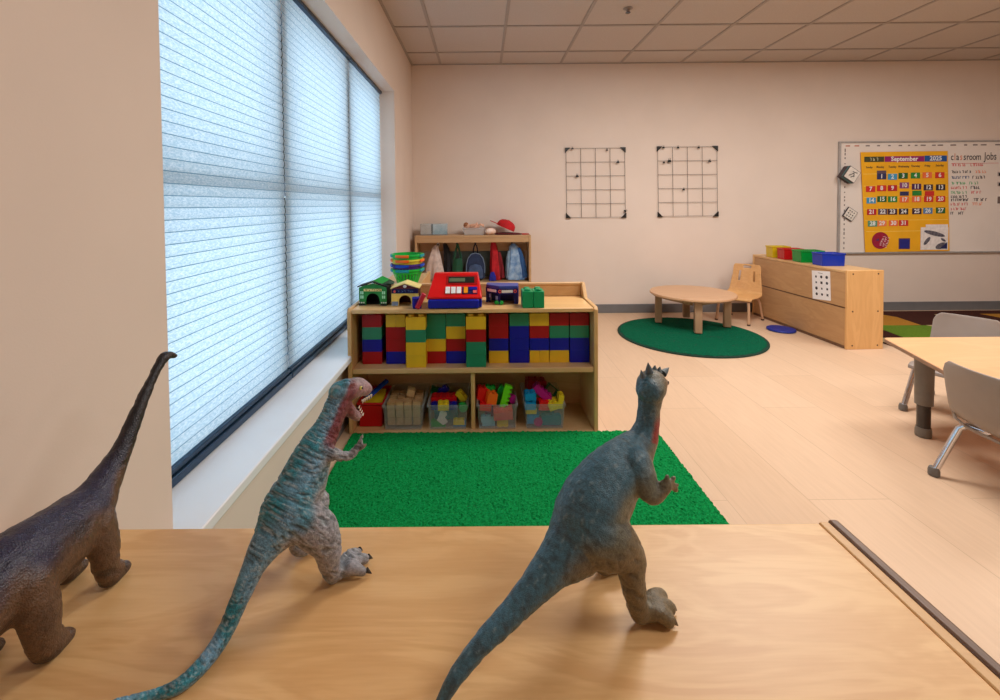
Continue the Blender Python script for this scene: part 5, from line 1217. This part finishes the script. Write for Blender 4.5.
for dx, dy in ((1, -20), (14, -16), (20, -2), (18, 8)):
    p = q3(494 + dx, 272 + dy, .052); fing.append((p, hR.lerp(p, .5))); b.limb([hR, hR.lerp(p, .5), p], [.0042, .0038, .0030], n=10)
armL = [ml(p) * .62 + V((-.002, .024, p.z * .30)) for p in armR]; b.limb(armL, [(.010, .016), (.0125, .0135), (.0098, .0100), (.0075, .0078), (.0070, .0070)], n=14)
for tip, md in list(fing): b.limb([armL[-1], armL[-1] + ml(md - hR), armL[-1] + ml(tip - hR)], [.0042, .0038, .0030], n=10)
C_BACK, C_SIDE, C_LEG, C_SPK, C_DK, C_RED, C_PK = lin((64, 108, 128)), lin((112, 114, 98)), lin((118, 104, 78)), lin((140, 164, 170)), lin((40, 48, 48)), lin((158, 38, 44)), lin((160, 100, 96))
def shade_c(co, no):
    q, i, d = spine_info(sp2, co)
    n1 = mnoise.noise(co * 28); n2 = mnoise.noise(V((co.x * 300, co.y * 120, co.z * 120))); n3 = mnoise.noise(co * 120 + V((4, 4, 4)))
    st = mnoise.noise(V((co.x * 20, d * 3, i * 5 + n1)))
    c = mix(C_SIDE, C_BACK, ss(.05, .62, d + .25 * n1)); c = mix(c, C_LEG, ss(.02, -.6, d + .2 * n1) * .9)
    if i < 7: c = mix(C_BACK, C_SIDE, ss(.2, -.8, d) * .5); c = mix(c, C_DK, ss(.1, .5, n3) * .5)
    leg_ = ss(.016, .030, abs(co.x)) * ss(.125, .085, co.z); c = mix(c, C_LEG, .9 * leg_)
    c = mix(c, C_SPK, ss(.25, .6, n2) * ss(.3, .8, d) * .45)  # pale specks along the back: glossy reflections painted into the skin colour
    c = mix(c, C_DK, ss(.15, .5, st) * .4)
    if i > 12.2 and co.z > .165: c = mix(c, C_RED, .9 * ss(.002, .010, co.x) * ss(.45, .0, d) * ss(.222, .205, co.z))
    if co.z > .205 and (co - c0).dot(dH) > .004: c = mix(c, C_PK, .85 * ss(.262, .244, co.z) * ss(.004, .014, (co - c0).dot(dH)))
    cr_ = -.0009 * ss(.12, .45, st) * ss(.5, -.5, d) + .0006 * n3 + .0004 * n2
    if abs(co.x) > .02 and co.z < .12: cr_ += .0007 * mnoise.noise(V((co.x * 60, co.y * 60, co.z * 220)))
    return c, cr_ * (.4 if co.z < .02 else 1)
fuse(b, 'body', t, .0019, 5, shade_c, skin_mat('horned_skin', .42, .45, 300), .0003)
HORN = mat('horn_grey', (92, 106, 112), .5)
def hornat(zx, zy, tx_, ty_, r, fw):
    p = q3(zx, zy) + dH * fw; q = q3(tx_, ty_) + dH * fw; cone(p, q, r, 10).build('horn', HORN, t)
hornat(457, 52, 454, 30, .0060, .010); hornat(476, 50, 478, 39, .0045, .012); hornat(484, 53, 496, 41, .0055, .012); hornat(444, 58, 440, 44, .0040, .008); hornat(466, 48, 467, 38, .004, .016)
for sx in (1, -1):
    e = c0 + sH * (sx * .0172) + dH * .024 + V((0, 0, .003)); MB().sphere(e, .0030, 12).build('eye', EYEB, t)
for tips, hl in ((tipsR, heelR), (tipsL, heelL)):
    for q in tips:
        d = (q - hl).normalized(); d.z = 0; p = q + d * .0050 + V((0, 0, .000)); cone(p, p + d * .006 + V((0, 0, -.006)), .0040).build('claw', mat('claw_olive', (96, 86, 68), .45), t)

# ---- dark long-necked dinosaur
ps = Pose(0, 340, 1.945, (-.515, .540), 0)
t = thing('toy_dinosaur', 'dark brown and navy long-necked toy dinosaur nearest the plain wall', 'toy dinosaur', (ps.mid.x, ps.mid.y, ZD), ps.rz)
SPR = [(-60, 522, 88), (0, 474, 88), (50, 436, 82), (112, 388, 72), (166, 333, 52), (197, 285, 34), (224, 238, 23), (249, 185, 16.5), (272, 128, 12.5), (292, 83, 9.5), (304, 58, 9), (312, 44, 9.5)]
sp3 = []
for zx, zy, hw_ in SPR:
    p, y_ = ps.pt(zx, zy); sp3.append((p, ps.rad(hw_, y_)))
tail = [(V((0, -.300, .018)), .006), (V((0, -.260, .022)), .010), (V((0, -.215, .040)), .017), (V((0, -.165, .068)), .028), (V((0, -.13, .088)), .038)]
sp = tail + sp3[0:]; sp3 = sp; b = Body()
b.limb([p for p, _ in sp], [(r_ * (.86 if 4 < i < 9 else .95), r_) for i, (p, r_) in enumerate(sp)], k=5, n=24)
hd = sp[-1][0]
b.limb([hd, hd + V((0, .006, .005)), hd + V((0, .018, .006)), hd + V((0, .030, .001))], [(.0075, .0078), (.0090, .0092), (.0078, .0066), (.0064, .0046)], n=14)
b.limb([hd + V((0, .004, .007)), hd + V((0, .012, .007))], [.0045, .0035], n=10)
def bleg(x, y, top, r, fy, rr2):
    b.limb([V((x * .75, y, top)), V((x, y + .004, top * .62)), V((x, y - .002 + fy * .3, top * .3)), V((x, y + fy * .5, .016))], [(r * 1.25, r * 1.45), (r, r * 1.15), (r * .82, r * .9), (r * .86, r * .95)], n=18)
    b.limb([V((x, y + fy * .4, .011)), V((x, y + fy, .009))], [(r * .86, .010), (r * .72, .008)], n=14)
bleg(.025, .026, .092, .0160, .030, 1); bleg(-.036, .030, .092, .0155, .030, 1); bleg(.036, -.070, .095, .0172, .028, 1); bleg(-.032, -.080, .095, .0170, .026, 1)
K_NAVY, K_BRN, K_DK, K_LT = lin((38, 36, 66)), lin((100, 74, 54)), lin((22, 20, 24)), lin((112, 88, 68))
def shade_b(co, no):
    q, i, d = spine_info(sp3, co)
    n1 = mnoise.noise(co * 30); n2 = mnoise.noise(co * 160); st = mnoise.noise(V((co.x * 30, co.y * 26, co.z * 70 + n1)))
    c = mix(K_BRN, K_NAVY, ss(-.05, .6, d + .35 * n1)); c = mix(c, K_DK, ss(10.0, 12.5, i) * .9)
    c = mix(c, K_LT, ss(.2, .6, n2) * .25 * ss(.3, -.3, d)); c = mix(c, K_DK, ss(.05, .5, st) * .5)
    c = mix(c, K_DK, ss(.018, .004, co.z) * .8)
    return c, (-.0010 * ss(.1, .45, st) + .0007 * n2) * (.3 if co.z < .02 else 1)
fuse(b, 'body', t, .0021, 5, shade_b, skin_mat('longneck_skin', .42, .6, 220), .0003)
for sx in (1, -1): MB().sphere(hd + V((sx * .0074, .010, .0055)), .0020, 8).build('eye', EYEB, t)

# ------------------------------------------------------------------ light: daylight through the blinds, warm ceiling lights
wd = bpy.data.worlds.new('sky'); bpy.context.scene.world = wd; wd.use_nodes = True
bg = wd.node_tree.nodes['Background']; bg.inputs['Color'].default_value = (.66, .84, 1.0, 1); bg.inputs['Strength'].default_value = 3.3
def area(x, y, sx, sy, e, c=(1.0, .96, .91)):
    l = bpy.data.lights.new('ceiling_lamp', 'AREA'); l.shape = 'RECTANGLE'; l.size = sx; l.size_y = sy; l.energy = e; l.color = c
    o = bpy.data.objects.new('ceiling_lamp', l); C.objects.link(o); o.location = (x, y, ZC - .02); return o
area(1.5, 2.5, 1.2, .6, 56); area(3.6, 2.5, 1.2, .6, 40); area(1.8, .2, 1.2, .6, 27); area(4.4, .3, 1.2, .6, 14)
sc = bpy.context.scene
sc.view_settings.view_transform = 'Standard'; sc.view_settings.look = 'None'; sc.view_settings.exposure = 0.0
sc.cycles.use_denoising = True; sc.cycles.max_bounces = 10; sc.cycles.diffuse_bounces = 6; sc.cycles.transparent_max_bounces = 16; sc.cycles.sample_clamp_indirect = 6
